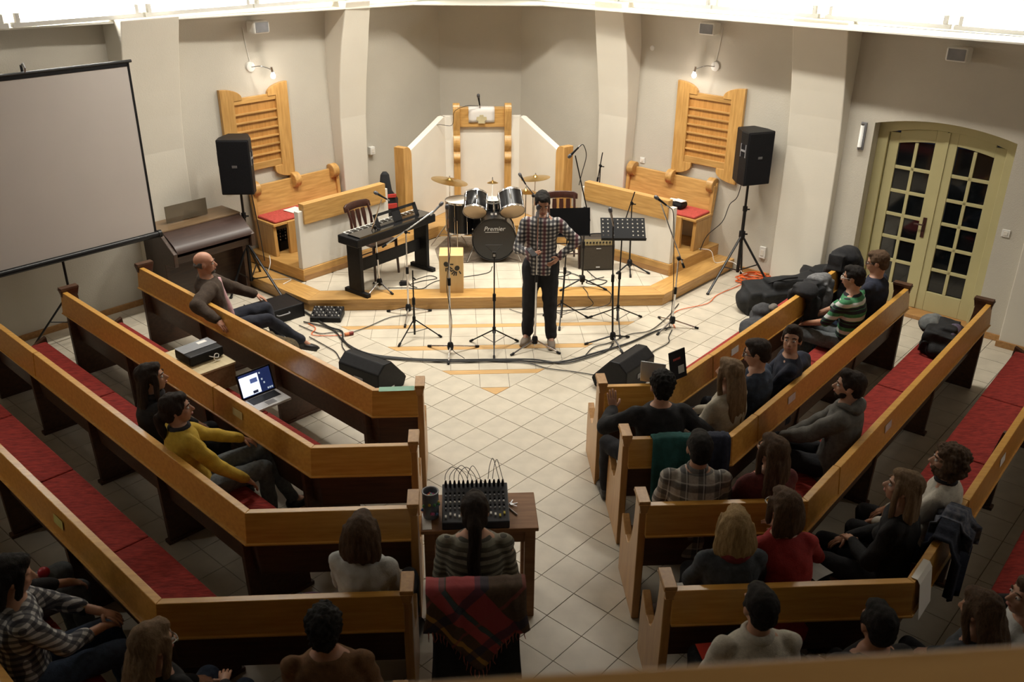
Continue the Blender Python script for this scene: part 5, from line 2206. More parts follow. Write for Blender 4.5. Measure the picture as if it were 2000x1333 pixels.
CHECK = bands('checked_shirt', [(0, .043, .52, (.010, .011, .020), .82, 0), (2, .043, .52, (.010, .011, .020), .82, .2), (0, .172, .25, (.20, .03, .05), .35, .3)], (.50, .48, .45))
CHECKS = bands('small_check_shirt', [(0, .042, .5, (.015, .016, .03), .75, 0), (2, .042, .5, (.015, .016, .03), .75, .2)], (.50, .50, .50))
PLAID = bands('grey_plaid_shirt', [(0, .11, .45, (.02, .022, .028), .6, 0), (2, .10, .45, (.02, .022, .028), .6, .2), (0, .11, .06, (.6, .6, .58), .6, .7), (2, .10, .06, (.6, .6, .58), .6, .7)], (.36, .33, .29))
STRIPEG = bands('green_striped_polo', [(2, .15, .25, (.010, .012, .018), 1, 0), (2, .15, .25, (.52, .52, .50), 1, .5), (2, .15, .18, (.010, .012, .018), 1, .72)], (.045, .20, .085))
STRIPET = bands('striped_tee', [(2, .048, .5, (.045, .042, .032), .85, 0), (2, .13, .3, (.16, .15, .11), .4, .2)], (.26, .25, .20))
YELLOW = cloth('yellow_jumper', (.50, .33, .035), .10)
BLACKC = cloth('black_cloth', (.010, .010, .012), .3)
NAVY = cloth('navy_cloth', (.014, .018, .035), .25)
BLUEG = cloth('blue_grey_shirt', (.028, .040, .065), .25)
GREYH = cloth('grey_hoodie_cloth', (.105, .100, .090), .2)
CREAMK = cloth('cream_knit', (.50, .46, .37), .12, 60, bump=.6)
OFFW = cloth('off_white_knit', (.56, .53, .46), .10, 60, bump=.5)
WHITES = cloth('white_shirt_cloth', (.52, .53, .52), .08)
MAROON = cloth('maroon_jumper', (.11, .020, .018), .2)
REDC = cloth('red_cardigan', (.30, .022, .022), .15)
GREYB = cloth('blue_grey_jumper', (.050, .058, .070), .2)
BROWNT = cloth('brown_jumper', (.15, .075, .030), .2)
BROWNJ = cloth('brown_corduroy', (.042, .026, .016), .3, 60)
PINKS = cloth('pink_shirt', (.50, .30, .32), .1)
SCARFR = cloth('red_scarf', (.16, .018, .022), .4, 20)
SCARFD = cloth('dark_scarf', (.020, .018, .022), .6, 25)

# 1 the speaker
t, J = person('man in a checked shirt standing on the floor, looking down at his phone', .545, 1.235, PI - .12, CHECK, DARKT, 'short', H_BLACK, SKIN_B, stand=True, s=1.035,
              nod=-.42, yaw=.15, lean=.02, rh=(.10, .30, 1.155), lh=(-.185, .05, 1.02), rel=(.34, -.05, 1.10), lel=(-.62, -.14, 1.25),
              legs={1: ((.115, .02, .50), (.14, .0, .095), (.22, 1, 0)), -1: ((-.105, .03, .50), (-.13, .06, .095), (-.10, 1, 0))}, shoes=SHOE_T, voxel=.010, curl=.7,
              hands_n={1: ((-.55, .75, .05), (0, .1, 1)), -1: ((.55, .55, -.5), (.7, -.5, .2))})
b = MB()
for sx_ in (-1, 1):
    b.tube([J['nb'] + V((sx_ * .055, -.02, .02)), J['nb'] + V((sx_ * .060, .045, .005)), J['nb'] + V((sx_ * .022, .085, -.045))], [.014, .016, .010], 8)
b.tube([J['nb'] + V((-.055, -.02, .02)), J['nb'] + V((0, -.065, .03)), J['nb'] + V((.055, -.02, .02))], .014, 8)
b.build('collar', CHECK, t, smooth='all')
ph = thing('mobile_phone', 'black mobile phone held in the standing man\'s right hand', 'phone', (.407, .845, 1.20), .5)
b = MB(Matrix.Rotation(.35, 4, 'X'))
b.bx(-.036, .036, -.07, .07, -.005, .005)
b.build('case', BLACK, ph, bevel=.003)
b = MB(Matrix.Rotation(.35, 4, 'X'))
b.bx(-.032, .032, -.062, .062, .005, .006)
b.build('phone_screen', BLACKG, ph)

# 2 bald man with an arm over the front left pew
px_, py_ = at_pew(-1, 2.78, SF, -1.60)
t, J = person('balding bearded man in a brown jacket, arm draped over the front left pew', px_, py_, math.radians(-68), BROWNJ, NAVYT, 'bald', H_GREY, SKIN_C, s=1.02,
              lean=-.14, yaw=-.25, rh=(.60, -.10, .86), rel=(.50, -.35, .95), lh=(-.22, .46, .70), lel=(-.48, .0, .75), shirt_name='jacket', bulk=.016,
              legs={1: ((.10, .46, .56), (.05, .78, .24), (.0, .9, -.35)), -1: ((-.14, .48, .60), (-.06, .62, .11), (.1, 1, 0))}, voxel=.010, curl=.5)
b = MB()
q = []
for i in range(6):
    z = J['hz'] + .02 + i * .095
    q.append((0, J['sp'](z - J['hz']) + .112 + .012 * math.sin(i), z))
b.tube(q, [.050, .052, .050, .046, .040, .030], 10)
b.build('shirt_front', PINKS, t, smooth='all')
b = MB(J['Mh'])
b.ell((0, .060, -.085), (.036, .030, .028), 12, 8)
b.build('beard', H_GREY, t, smooth='all')

# 3, 4 two women on the third left pew
px_, py_ = at_pew(-1, 1.66, SF, -3.20)
t, J = person('dark long-haired woman in black on the third left pew, left of the yellow jumper', px_, py_, LW - .15, BLACKC, DARKT, 'long', H_DARK, SKIN_A, True, .98, yaw=-.38, nod=.12, shirt_name='jumper')
b = MB(Matrix.Translation(J['nb']))
b.lathe([(.055, -.02), (.085, -.03), (.095, .0), (.080, .03), (.055, .02), (.055, -.02)], 16)
b.build('scarf', SCARFD, t, smooth='all')
px_, py_ = at_pew(-1, 1.06, SF - .04, -3.20)
t, J = person('woman in a yellow jumper and jeans with dark hair tied back', px_, py_, LW - .12, YELLOW, JEANSG, 'tied', H_DARK, SKIN_A, True, 1.0, lean=-.12, yaw=-.42, nod=.08, shirt_name='jumper',
              rh=(.24, .28, .60), rel=(.42, -.05, .72), lh=(-.06, .50, .70), lel=(-.3, .1, .7), legs={1: ((.12, .47, .56), (.10, .50, .10)), -1: ((-.06, .52, .62), (.02, .72, .12))}, voxel=.010)
b = MB(Matrix.Translation(J['nb']))
b.lathe([(.052, -.025), (.078, -.03), (.082, -.005), (.070, .015), (.052, .01), (.052, -.025)], 16)
b.build('dark_collar', SCARFD, t, smooth='all')

# 5 woman in white, fourth left pew
t, J = person('woman with straight brown hair in a white top on the fourth left pew', -.93, -4.02 + SF - .03, -.25, WHITES, DARKT, 'bob', H_BROWN, SKIN_A, True, 1.0, lean=-.02, yaw=.1, eyes=False, shirt_name='top')

# 6 the man at the mixing desk
MANX, MANY = -.285, -3.66
t, J = person('person with a long dark ponytail and striped T-shirt at the mixing desk', MANX, MANY, -.04, STRIPET, DARKT, 'pony', H_DARK, SKIN_A, False, 1.02, lean=.02, nod=-.12, sleeve='short', seat=.45, eyes=False,
              rh=(.17, .30, .63), lh=(-.17, .30, .63), rel=(.30, -.2, .6), lel=(-.30, -.2, .6), shirt_name='t_shirt')

# 7-10 rearmost left pew
person('person with short curly black hair in a brown top on the rearmost left pew', -1.04, -4.84 + SF, .05, BROWNT, DARKT, 'curly_short', H_BLACK, SKIN_B, False, 1.02, eyes=False, shirt_name='jumper')
t, J = person('woman with light brown hair and pale glasses on the rearmost left pew', -1.86, -4.84 + SF - .04, -.45, BLACKC, JEANS, 'long_up', H_LIGHT, SKIN_A, True, .99, yaw=-.35, glasses=F_CL, nod=-.1, shirt_name='top',
              rh=(.16, .26, .78), rel=(.4, 0, .7))
px_, py_ = at_pew(-1, .79, SF - .04, -4.84)
t, J = person('dark-haired person in a small-checked shirt wearing a wristwatch at the left edge', px_, py_, LW - .20, CHECKS, JEANS, 'bob', H_BLACK, SKIN_A, True, 1.02, lean=.05, yaw=-.1, nod=-.2, sleeve='three', eyes=False, voxel=.009,
              rh=(.02, .40, .70), rel=(.36, .05, .66), lh=(-.07, .42, .74), lel=(-.40, .1, .78), legs={1: ((.13, .46, .58), (.12, .46, .10)), -1: ((-.13, .46, .56), (-.12, .48, .10))})
b = MB()
w_ = V((-.115, .345, .752))
b.tube([w_ + V((-.008, -.012, 0)), w_ + V((.008, .012, 0))], .031, 14)
b.build('watch_strap', BLACK, t, smooth='all')
b = MB(Matrix.Translation(w_ + V((0, 0, .030))))
b.lathe([(0, 0), (.017, 0), (.017, .006), (0, .006)], 16)
b.build('watch_dial', BRASS, t)
px_, py_ = at_pew(-1, 1.42, SF, -4.84)
t, J = person('person in grey jeans cut by the left edge, red ball in hand', px_, py_, LW, BLACKC, JEANSG, 'short', H_DARK, SKIN_A, False, 1.03, rh=(.16, .40, .66), lh=(-.14, .22, .63), lel=(-.45, -.05, .6), sleeve='three', eyes=False, curl=.9, hands_n={-1: ((.5, .8, -.1), (.2, .1, -1))})
b = MB()
b.ell((0, 0, 0), (.036, .036, .036), 16, 10)
HB = Matrix.Translation((px_, py_, 0)) @ Rz(LW) @ V((-.065, .335, .645))
o = b.build('red_ball', mat('red_rubber', (.42, .015, .03), .35), None, smooth='all', loc=HB)
tag(o, 'small red ball in a hand at the left edge', 'ball')

# right side, second pew
Y2 = -2.43
t, J = person('man in a black jacket with raised left hand on the second right pew', 1.13, Y2 + SF - .02, .06, BLACKC, DARKT, 'curly_short', H_BLACK, SKIN_A, False, 1.02, lean=.02, nod=-.08, eyes=False, shirt_name='jacket', voxel=.010, bulk=.010,
              lh=(-.27, .36, .86), lel=(-.50, .02, .80), rh=(.30, .20, .66), rel=(.48, -.1, .8), curl=.15, hands_n={-1: ((-.1, .25, 1), (0, 1, 0))},
              legs={-1: ((-.30, .36, .55), (-.28, .40, .10)), 1: ((.16, .44, .55), (.16, .44, .10))})
b = MB()
b.tube([V((-.268, .352, .845)), V((-.268, .356, .865))], .031, 12)
b.build('wristwatch', STEEL, t, smooth='all')
px_, py_ = at_pew(1, .40, SF, Y2)
person('woman with very long straight hair in a cream jumper on the second right pew', px_, py_, RW - .15, CREAMK, DARKT, 'long', H_LIGHT, SKIN_A, True, 1.0, yaw=.1, shirt_name='jumper', rh=(.14, .38, .68), eyes=False)
px_, py_ = at_pew(1, .86, SF, Y2)
person('man in black-rimmed glasses and a navy shirt, turned towards the neighbour', px_, py_, RW, BLUEG, DARKT, 'short', H_DARK, SKIN_A, False, 1.0, yaw=.35, nod=-.18, glasses=F_BK, rh=(.02, .20, .98), rel=(.3, .1, .7))
px_, py_ = at_pew(1, 1.26, SF - .05, Y2)
person('dark-haired young man in a navy shirt looking back over his shoulder to the camera', px_, py_, RW + .50, NAVY, DARKT, 'short_high', H_DARK, SKIN_A, False, 1.0, yaw=1.32, nod=.20, lean=-.10, voxel=.009)
px_, py_ = at_pew(1, 3.0, SF + .01, Y2)
person('man in a green, white and black striped polo shirt beside the dark coats', px_, py_, RW, STRIPEG, JEANSG, 'short', H_BLACK, SKIN_A, False, 1.0, yaw=.12, nod=-.1, sleeve='short', lean=.06, rh=(.06, .44, .66), lh=(-.10, .40, .66), glasses=F_CL, shirt_name='polo_shirt')
px_, py_ = at_pew(1, 3.50, SF, Y2)
person('man in a navy jumper at the far end by the cream door', px_, py_, RW, NAVY, JEANS, 'short', H_BROWN, SKIN_A, False, 1.04, yaw=.18, nod=-.2, glasses=F_BK, shirt_name='jumper')

# third right pew
Y3 = -3.245
px_, py_ = at_pew(1, 1.16, SF, Y3)
t, J = person('bearded man in a grey hooded sweatshirt looking left on the third right pew', px_, py_, RW + .12, GREYH, DARKT, 'short_high', H_DARK, SKIN_A, False, 1.03, yaw=.22, nod=.06, lean=-.06, voxel=.0095, rh=(.02, .38, .66), lh=(-.04, .42, .66), shirt_name='hooded_sweatshirt', bulk=.010)
b = MB(Matrix.Translation(J['nb']))
b.ell((0, -.080, -.005), (.115, .055, .060), 14, 8)
for sx_ in (-1, 1):
    b.tube(smooth_path([(sx_ * .10, -.07, .0), (sx_ * .085, .01, .01), (sx_ * .03, .075, -.04)]), .026, 8)
grow(b, 'hood', GREYH, t, .011, 4)
b = MB(J['Mh'])
b.ell((0, .056, -.083), (.043, .035, .032), 12, 8)
b.ell((-.045, .03, -.06), (.014, .03, .034), 10, 8)
b.ell((.045, .03, -.06), (.014, .03, .034), 10, 8)
grow(b, 'beard', H_DARK, t, .008, 2)
t, J = person('dark-haired man in a black and white plaid shirt on the third right pew', 1.19, Y3 + SF - .06, -.12, PLAID, DARKT, 'short', H_BLACK, SKIN_A, False, 1.04, lean=-.02, yaw=.1, eyes=False)
b = MB(Matrix.Translation(J['nb']))
b.lathe([(.055, -.03), (.076, -.03), (.070, .02), (.058, .025), (.055, -.03)], 16)
b.build('collar', PLAID, t, smooth='all')
person('woman with long brown hair in a maroon jumper on the third right pew', 1.67, Y3 + SF - .06, .15, MAROON, DARKT, 'long_up', H_BROWN, SKIN_A, True, 1.0, yaw=.45, nod=.1, lean=-.05, shirt_name='jumper')

# fourth right pew
Y4 = -4.06
px_, py_ = at_pew(1, .98, SF - .08, Y4)
t, J = person('woman with curly brown hair in an off-white knitted jumper, fourth right pew', px_, py_, RW + .05, OFFW, DARKT, 'curly', H_BROWN, SKIN_A, True, 1.0, yaw=.30, nod=.05, lean=-.05, shirt_name='jumper')
b = MB(Matrix.Translation(J['nb']))
b.lathe([(.052, -.022), (.070, -.022), (.074, .0), (.062, .018), (.052, .01), (.052, -.022)], 16)
b.build('patterned_collar', SCARFD, t, smooth='all')
px_, py_ = at_pew(1, .49, SF + .01, Y4)
person('woman with long fair hair in a black top, fourth right pew', px_, py_, RW + .08, BLACKC, DARKT, 'long', H_LIGHT, SKIN_A, True, 1.0, yaw=.2, nod=.16, shirt_name='top', lh=(-.02, .24, .72), lel=(-.35, 0, .7))
t, J = person('blond wavy-haired woman in a blue-grey top and red scarf, fourth right pew', 1.205, Y4 + SF - .06, -.05, GREYB, DARKT, 'bob', H_BLOND, SKIN_A, True, 1.0, yaw=-.1, eyes=False, shirt_name='jumper')
b = MB(Matrix.Translation(J['nb']))
b.lathe([(.055, -.03), (.098, -.045), (.112, -.01), (.098, .035), (.070, .05), (.055, .03), (.055, -.03)], 18)
b.build('scarf', SCARFR, t, smooth='all')
t, J = person('brown-haired woman leaning forward in a red cardigan, fourth right pew', 1.56, Y4 + SF - .10, .10, REDC, DARKT, 'bob', H_BROWN, SKIN_A, True, 1.02, lean=.30, yaw=.35, glasses=F_CL, shirt_name='cardigan', rh=(.16, .48, .85), rel=(.35, .2, .75))

# rearmost right pew
Y5 = -4.87
t, J = person('man with a short dark haircut in a white collared jumper, rearmost right pew', 1.13, Y5 + SF, .06, OFFW, DARKT, 'short', H_BLACK, SKIN_A, False, 1.04, lean=.08, yaw=.1, eyes=False, shirt_name='jumper')
b = MB(Matrix.Translation(J['nb']))
b.lathe([(.056, -.03), (.086, -.035), (.088, .0), (.070, .022), (.056, .02), (.056, -.03)], 16)
b.build('collar', OFFW, t, smooth='all')
person('person with short dark hair, mostly hidden by the balcony handrail', 1.69, Y5 + SF - .07, .1, BLACKC, DARKT, 'short', H_BLACK, SKIN_B, False, 1.0, eyes=False)
person('woman with long brown hair in a grey top at the lower right', 2.26, Y5 + SF, .35, GREYB, DARKT, 'long_up', H_BROWN, SKIN_A, True, 1.0, yaw=.2, nod=-.15, eyes=False, shirt_name='top')
px_, py_ = at_pew(1, .26, SF - .02, Y5)
person('woman in a white blouse seen in profile at the right edge', px_ + .02, py_, RW + .35, WHITES, DARKT, 'tied', H_BROWN, SKIN_A, True, 1.0, yaw=.35, nod=.12, shirt_name='blouse')
# ------------------------------------------------------------------ mixing desk in the aisle
TABLE = wood('table_wood', (.21, .095, .036), (.29, .14, .056), .6, 0, coat=0)
t = thing('mixing_table', 'small brown wooden table in the aisle carrying the mixing desk', 'table', (-.245, -2.99, 0))
b = MB()
b.bx(-.385, .385, -.205, .205, .722, .75)
b.build('tabletop', TABLE, t, bevel=.005)
for x, y in ((-.33, -.16), (.33, -.16), (-.33, .16), (.33, .16)):
    b = MB()
    b.bx(x - .035, x + .035, y - .035, y + .035, 0, .722)
    b.build('leg', TABLE, t, bevel=.004)
for x0, x1, y0, y1 in ((-.30, .30, -.175, -.155), (-.30, .30, .155, .175), (-.345, -.325, -.13, .13), (.325, .345, -.13, .13)):
    b = MB()
    b.bx(x0, x1, y0, y1, .62, .722)
    b.build('apron', TABLE, t)
W, D = .44, .34
t = thing('mixing_desk', 'black mixing desk with plugs along its back edge on the aisle table', 'mixer', (-.27, -3.02, .7515))
b = MB()
b.prism([(-D / 2, 0), (D / 2, 0), (D / 2, .13), (-D / 2, .055)], W, Tr(-W / 2, 0, 0) @ Matrix(((0, 0, 1, 0), (1, 0, 0, 0), (0, 1, 0, 0), (0, 0, 0, 1))))
b.build('case', mat('desk_navy_black', (.014, .016, .024), .45), t, bevel=.006)
sl = math.atan2(.075, D)
FM = lambda x, v: Tr(x, -D / 2 + D * v, .055 + .075 * v) @ Matrix.Rotation(sl, 4, 'X')
for i in range(14):
    x = -W / 2 + .025 + i * .0295
    for j, v in enumerate((.34, .42, .50, .58, .66, .74)):
        b = MB(FM(x, v))
        b.lathe([(0, 0), (.0075, 0), (.006, .012), (0, .012)], 6)
        b.build('knob', [GREYP, BLACK, WHITEP if i < 9 else SILVER, BLACK, GREYP, BLACK][j], t)
    b = MB(FM(x, .14 + .03 * ((i * 5) % 3)))
    b.box((0, 0, .006), (.012, .020, .012))
    b.build('fader_cap', WHITEP if i < 12 else mat('yellow_cap_%d' % i, (.55, .45, .05), .5), t)
    b = MB(FM(x, .92))
    b.tube([(0, 0, 0), (0, 0, .03), (0, .004, .055)], [.009, .0095, .005], 8)
    b.build('jack_plug', BLACK, t, smooth=True)
for i, (x0, x1, hgt) in enumerate(((-.20, -.09, .07), (-.17, -.06, .06), (-.14, -.03, .08), (-.11, .0, .065), (-.05, .03, .075), (.09, .16, .13), (.12, .185, .12))):
    y = D / 2 - .03
    b = MB()
    b.tube(smooth_path([(x0, y, .18), (x0 + .01, y + .01, .18 + hgt * .7), ((x0 + x1) / 2, y + .05, .18 + hgt), (x1, y + .10, .15), (x1 + .02, y + .13, .05)], 5), .0022, 6)
    b.build('lead', CABLE, t, smooth=True)
t = thing('sweet_jar', 'clear jar of colourful sweets left of the mixing desk', 'jar', (-.565, -3.03, .7515))
b = MB()
b.lathe([(0, 0), (.050, 0), (.054, .01), (.054, .17), (.050, .19), (.046, .19), (.049, .165), (.049, .012), (0, .012)], 24)
b.build('jar_wall', mat('jar_plastic', (.20, .24, .28), .25, trans=.25), t, smooth=True)
rnd = random.Random(4)
cols = [(.55, .04, .03), (.60, .42, .04), (.05, .16, .40), (.08, .30, .10), (.5, .1, .25)]
cm = [mat('sweet_%d' % i, c, .3) for i, c in enumerate(cols)]
for i in range(26):
    a, r_ = rnd.uniform(0, 6.28), (.052 if i < 18 else rnd.uniform(0, .03))
    b = MB()
    b.ell((0, 0, 0), (.016, .010, .012), 8, 6)
    o = b.build('sweet', cm[i % 5], t, smooth='all', loc=(r_ * math.cos(a), r_ * math.sin(a), rnd.uniform(.03, .14) if i < 18 else .165), rz=a)
b = MB()
b.lathe([(.050, .188), (.056, .188), (.057, .200), (.048, .200), (.046, .19), (.050, .188)], 24)
b.build('jar_rim', GREYP, t, smooth=True)


def sheet(name, label, loc, w, d, rz, m=PAPER, cat='paper', curl=.0, parent=None):
    b = MB()
    rows_ = [[(-w / 2 + w * i / 4, -d / 2 + d * j / 4, curl * math.sin(i * .9 + j * .5) * .004 + curl * .01 * (j / 4) ** 2) for i in range(5)] for j in range(5)]
    b.grid(rows_)
    o = b.build(name, m, None, solid=.0015, loc=loc, rz=rz)
    return tag(o, label, cat)


sheet('paper_sheet', 'white paper lying under the front edge of the mixing desk', (-.21, -3.155, .7525), .20, .06, .0)
sheet('paper_sheet', 'white papers at the left end of the aisle table beside the jar', (-.592, -3.09, .7525), .06, .18, .05)
b = MB()
b.tube([(-.045, .02, 0), (.035, -.025, 0), (.045, -.03, 0)], [.005, .005, .001], 8)
tag(b.build('pen', STEEL, None, smooth=True, loc=(-.015, -3.01, .757), rz=-.5), 'silver pen on the table right of the mixing desk', 'pen')
t = thing('key_bunch', 'small bunch of metal keys on the table right of the mixing desk', 'keys', (-.032, -2.93, .7515))
b = MB()
b.tube([(.012 * math.cos(a), .012 * math.sin(a), .006) for a in [i * PI / 6 for i in range(13)]], .002, 6, cap=False)
b.build('key_ring', STEEL, t)
for i, a in enumerate((.3, 1.2, -.6)):
    b = MB(Rz(a) @ Tr(.03, 0, .003 + i * .003))
    b.bx(-.02, .022, -.003, .003, -.001, .001)
    b.lathe([(0, -.001), (.010, -.001), (.010, .001), (0, .001)], 10, Tr(-.018, 0, 0))
    b.build('key', STEEL, t)

# chair of the person at the desk, with coat and shawl over its back
CX, CY = -.29, -3.70
t = thing('desk_chair', 'black padded chair at the mixing desk, a coat and shawl over its back', 'chair', (CX, CY, 0))
b = MB()
b.bx(-.23, .23, -.21, .22, .40, .45)
b.build('seat', BLACKC, t, bevel=.02)
b = MB()
b.bx(-.23, .23, -.285, -.24, .50, .93)
b.build('backrest', BLACKC, t, bevel=.02)
for x in (-.21, .21):
    b = MB()
    b.tube([(x, .20, 0), (x, .19, .42)], .013, 8)
    b.build('leg', BLACKM, t, smooth=True)
    b = MB()
    b.tube([(x, -.27, 0), (x, -.22, .42), (x, -.27, .92)], .013, 8)
    b.build('rear_leg', BLACKM, t, smooth=True)


def drape(name, label, M, width, rear, front, m, th=.05, cat='coat', group=None, amp=.012, seed=0, solid=.012, y0=-.052, sag=0.0, lift=0.0, ragged=.06, nx=16, coords=None):
    """cloth over a bar: x along it, -y the rear side; rear(u)/front(u) give the hanging lengths"""
    rnd = random.Random(seed)
    ph = [rnd.uniform(0, 6.28) for _ in range(6)]
    rows_ = []
    vals = [-1, -.85, -.7, -.55, -.4, -.25, -.12, -.04, .0, .35, .7, 1.0, 1.06, 1.2, 1.4, 1.6, 1.8, 2.0]
    for v in vals:
        r_ = []
        for i in range(nx + 1):
            u = i / nx
            x = (u - .5) * width
            wr = amp * (math.sin(u * 17 + ph[0]) + .6 * math.sin(u * 31 + ph[1]) + .5 * math.sin(u * 9 + ph[2]))
            rl, fl_ = (rear(u) if callable(rear) else rear), (front(u) if callable(front) else front)
            rg = 1 + ragged * math.sin(u * 11 + ph[3])
            bump_ = lift * math.exp(-((u - .5) / .28) ** 2)
            if v < 0:
                z = v * rl * rg
                y = y0 - (.02 + abs(wr) * 1.3 + wr * .6) * min(1, -v * 4) - .01
                x2 = x * (1 + .12 * math.sin(v * 3 + ph[4]) * -v * .6)
            elif v <= 1:
                z = .012 + amp * .6 + .5 * abs(wr) + bump_
                y = y0 + v * th
                x2 = x
            else:
                z = -(v - 1) * fl_ * rg
                y = y0 + th + (.012 + abs(wr) + wr * .4) * min(1, (v - 1) * 5)
                x2 = x
            r_.append((x2, y, z + bump_ * .0))
        rows_.append(r_)
    b = MB()
    b.grid(rows_)
    if coords is not None:
        inv = coords.inverted()
        b.v = [tuple(inv @ V(p)) for p in b.v]
        M = M @ coords
    o = b.build(name, m, None, smooth='all', solid=solid)
    o.matrix_world = M
    return tag(o, label, cat, group)


MCH = Tr(CX, CY - .262, .95)
drape('black_coat', 'black coat hanging down the back of the mixing desk chair', MCH, .50, .66, .16, BLACKC, .07, y0=-.045, seed=2, ragged=.03)
SHAWL = bands('plaid_shawl', [(0, .9, .16, (.36, .05, .06), .9, .12), (0, .9, .05, (.06, .09, .10), .95, .175), (0, .9, .07, (.40, .06, .07), .9, .225), (0, .9, .03, (.45, .24, .05), .9, .33),
                              (2, .30, .18, (.030, .030, .06), .7, .1), (2, .30, .06, (.30, .06, .06), .5, .55)], (.085, .052, .032))
ROT = Matrix.Rotation(-.72, 4, 'Y')


def sh_r(u):
    return .24 + .30 * math.exp(-((u - .52) / .22) ** 2)


sw = drape('plaid_shawl', 'fringed red, brown and blue plaid shawl over the chair in the aisle', MCH @ Tr(0, -.02, .022), .56, sh_r, .10, SHAWL, .105, 'shawl', seed=5, y0=-.075, ragged=.02, nx=22, coords=ROT, solid=.008)
b = MB()
for i in range(26):
    u = (i + .5) / 26
    x = (u - .5) * .56
    z = -sh_r(u) + .005
    b.tube([(x, -.12, z), (x + .006 * math.sin(i), -.125, z - .035), (x + .01 * math.sin(i * 2.3), -.12, z - .07)], [.004, .003, .0015], 5)
b.v = [tuple(ROT.inverted() @ V(p)) for p in b.v]
fr = b.build('fringe', mat('fringe_wool', (.34, .10, .07), .9, var=.5, scale=20), sw)
fr['kind'] = 'stuff'


# ------------------------------------------------------------------ things on and around the pews
def pew_frame(side, y, u, z=0.0, f=0.0, straight=False):
    """frame on a pew: local x along the board, +y forward"""
    gx, gy = at_pew(side, u, f, y, straight)
    if straight:
        return Tr(gx, gy, z)
    return Tr(gx, gy, z) @ Rz(WA if side > 0 else -WA)


def slip(side, y, u, label, m, w=.135, hgt=.062, z=.845, straight=False):
    M = pew_frame(side, y, u, 0, 0, straight)
    b = MB()
    zz = z
    yb = -.10 * (.935 - zz) - .0085
    b.box((0, yb, zz), (w, .0018, hgt), Matrix.Rotation(-.10, 3, 'X'))
    o = b.build('paper_slip', m, None)
    o.matrix_world = M
    return tag(o, label, 'paper slip')


YEL = mat('yellow_paper', (.60, .55, .16), .9)
CRM = mat('cream_paper', (.62, .50, .24), .9)
PNK = mat('pinkish_paper', (.60, .48, .46), .9)
slip(-1, -2.44, .95, 'cream paper slip on the board of the second left pew', CRM)
slip(-1, -4.02, 1.27, 'yellow paper slip on the board of the fourth left pew', YEL)
slip(1, -1.62, 1.11, 'white paper slip on the board of the front right pew', PAPER)
slip(1, -2.43, 1.0, 'white and pink paper slip on the board of the second right pew', PNK)
slip(1, -3.245, 1.47, 'pinkish paper slip on the board of the third right pew', PNK)
slip(1, -4.06, 1.9, 'white paper slip on the board of the fourth right pew', PAPER)
sheet('green_folder', 'thin green folder lying along the top of the front left pew end', (-.86, -1.585, .940), .28, .075, .03, mat('green_film', (.16, .40, .27), .35, var=.1), 'folder', 0)
M = pew_frame(1, -4.06, .14)
b = MB()
rows_ = []
for v in range(8):
    t_ = v / 7
    if t_ < .2:
        rows_.append([(-.11 + .22 * i / 3, .03 - .05 * t_ / .2, .941) for i in range(4)])
    else:
        q = (t_ - .2) / .8
        rows_.append([(-.11 + .22 * i / 3, -.020 - .040 * q, .941 - .27 * q) for i in range(4)])
b.grid(rows_)
o = b.build('paper_sheet', PAPER, None, solid=.0015)
o.matrix_world = M
tag(o, 'large white sheet hanging over the bend of the fourth right pew', 'paper')

# laptop, projector and crate before the second left pew
t = thing('laptop', 'open laptop with a lit screen on the seat of the second left pew', 'laptop', (-2.13, -.80, .466), math.radians(43))
b = MB()
b.bx(-.17, .17, -.24, 0, 0, .022)
b.build('base', SILVER, t, bevel=.004)
b = MB()
b.bx(-.14, .14, -.13, -.02, .0222, .0245)
b.build('keyboard', BLACK, t)
b = MB()
b.bx(-.045, .045, -.215, -.145, .0222, .0232)
b.build('touchpad', GREYP, t)
MS = Tr(0, -.0, .02) @ Matrix.Rotation(-.28, 4, 'X')
b = MB(MS)
b.bx(-.17, .17, 0, .012, 0, .235)
b.build('lid', BLACK, t, bevel=.003)
b = MB(MS)
b.bx(-.155, .155, -.0015, 0, .016, .222)
dsp = b.build('display', mat('display_navy', (.012, .02, .07), .2, emit=1.2), t)
b = MB(MS)
b.bx(-.153, .03, -.0025, -.0014, .024, .20)
b.build('display_window', mat('display_white', (.78, .86, 1.0), .2, var=.02, emit=1.25), dsp)
b = MB(MS)
b.bx(-.055, .015, -.0035, -.0024, .125, .165)
b.build('display_picture', mat('display_blue', (.12, .18, .45), .2, emit=.6), dsp)
b = MB(MS)
b.bx(-.05, .0, -.0035, -.0024, .03, .055)
b.build('display_caption', mat('display_dark', (.05, .06, .12), .2, emit=.3), dsp)
for i, (x, z) in enumerate(((.05, .19), (.06, .13), (.075, .095), (.10, .035), (.12, .035), (.14, .035))):
    b = MB(MS)
    b.bx(x - .007, x + .007, -.0025, -.0014, z - .008, z + .008)
    b.build('display_icon', mat('display_icon_%d' % i, (.55, .65, .75), .2, emit=.7), dsp)
t = thing('wooden_crate', 'pale-topped wooden crate on the second left pew, carrying the projector', 'crate', (-2.72, -.46, .464), math.radians(133))
CRATE = wood('crate_pine', (.20, .13, .060), (.28, .19, .095), .7, 0, coat=0)
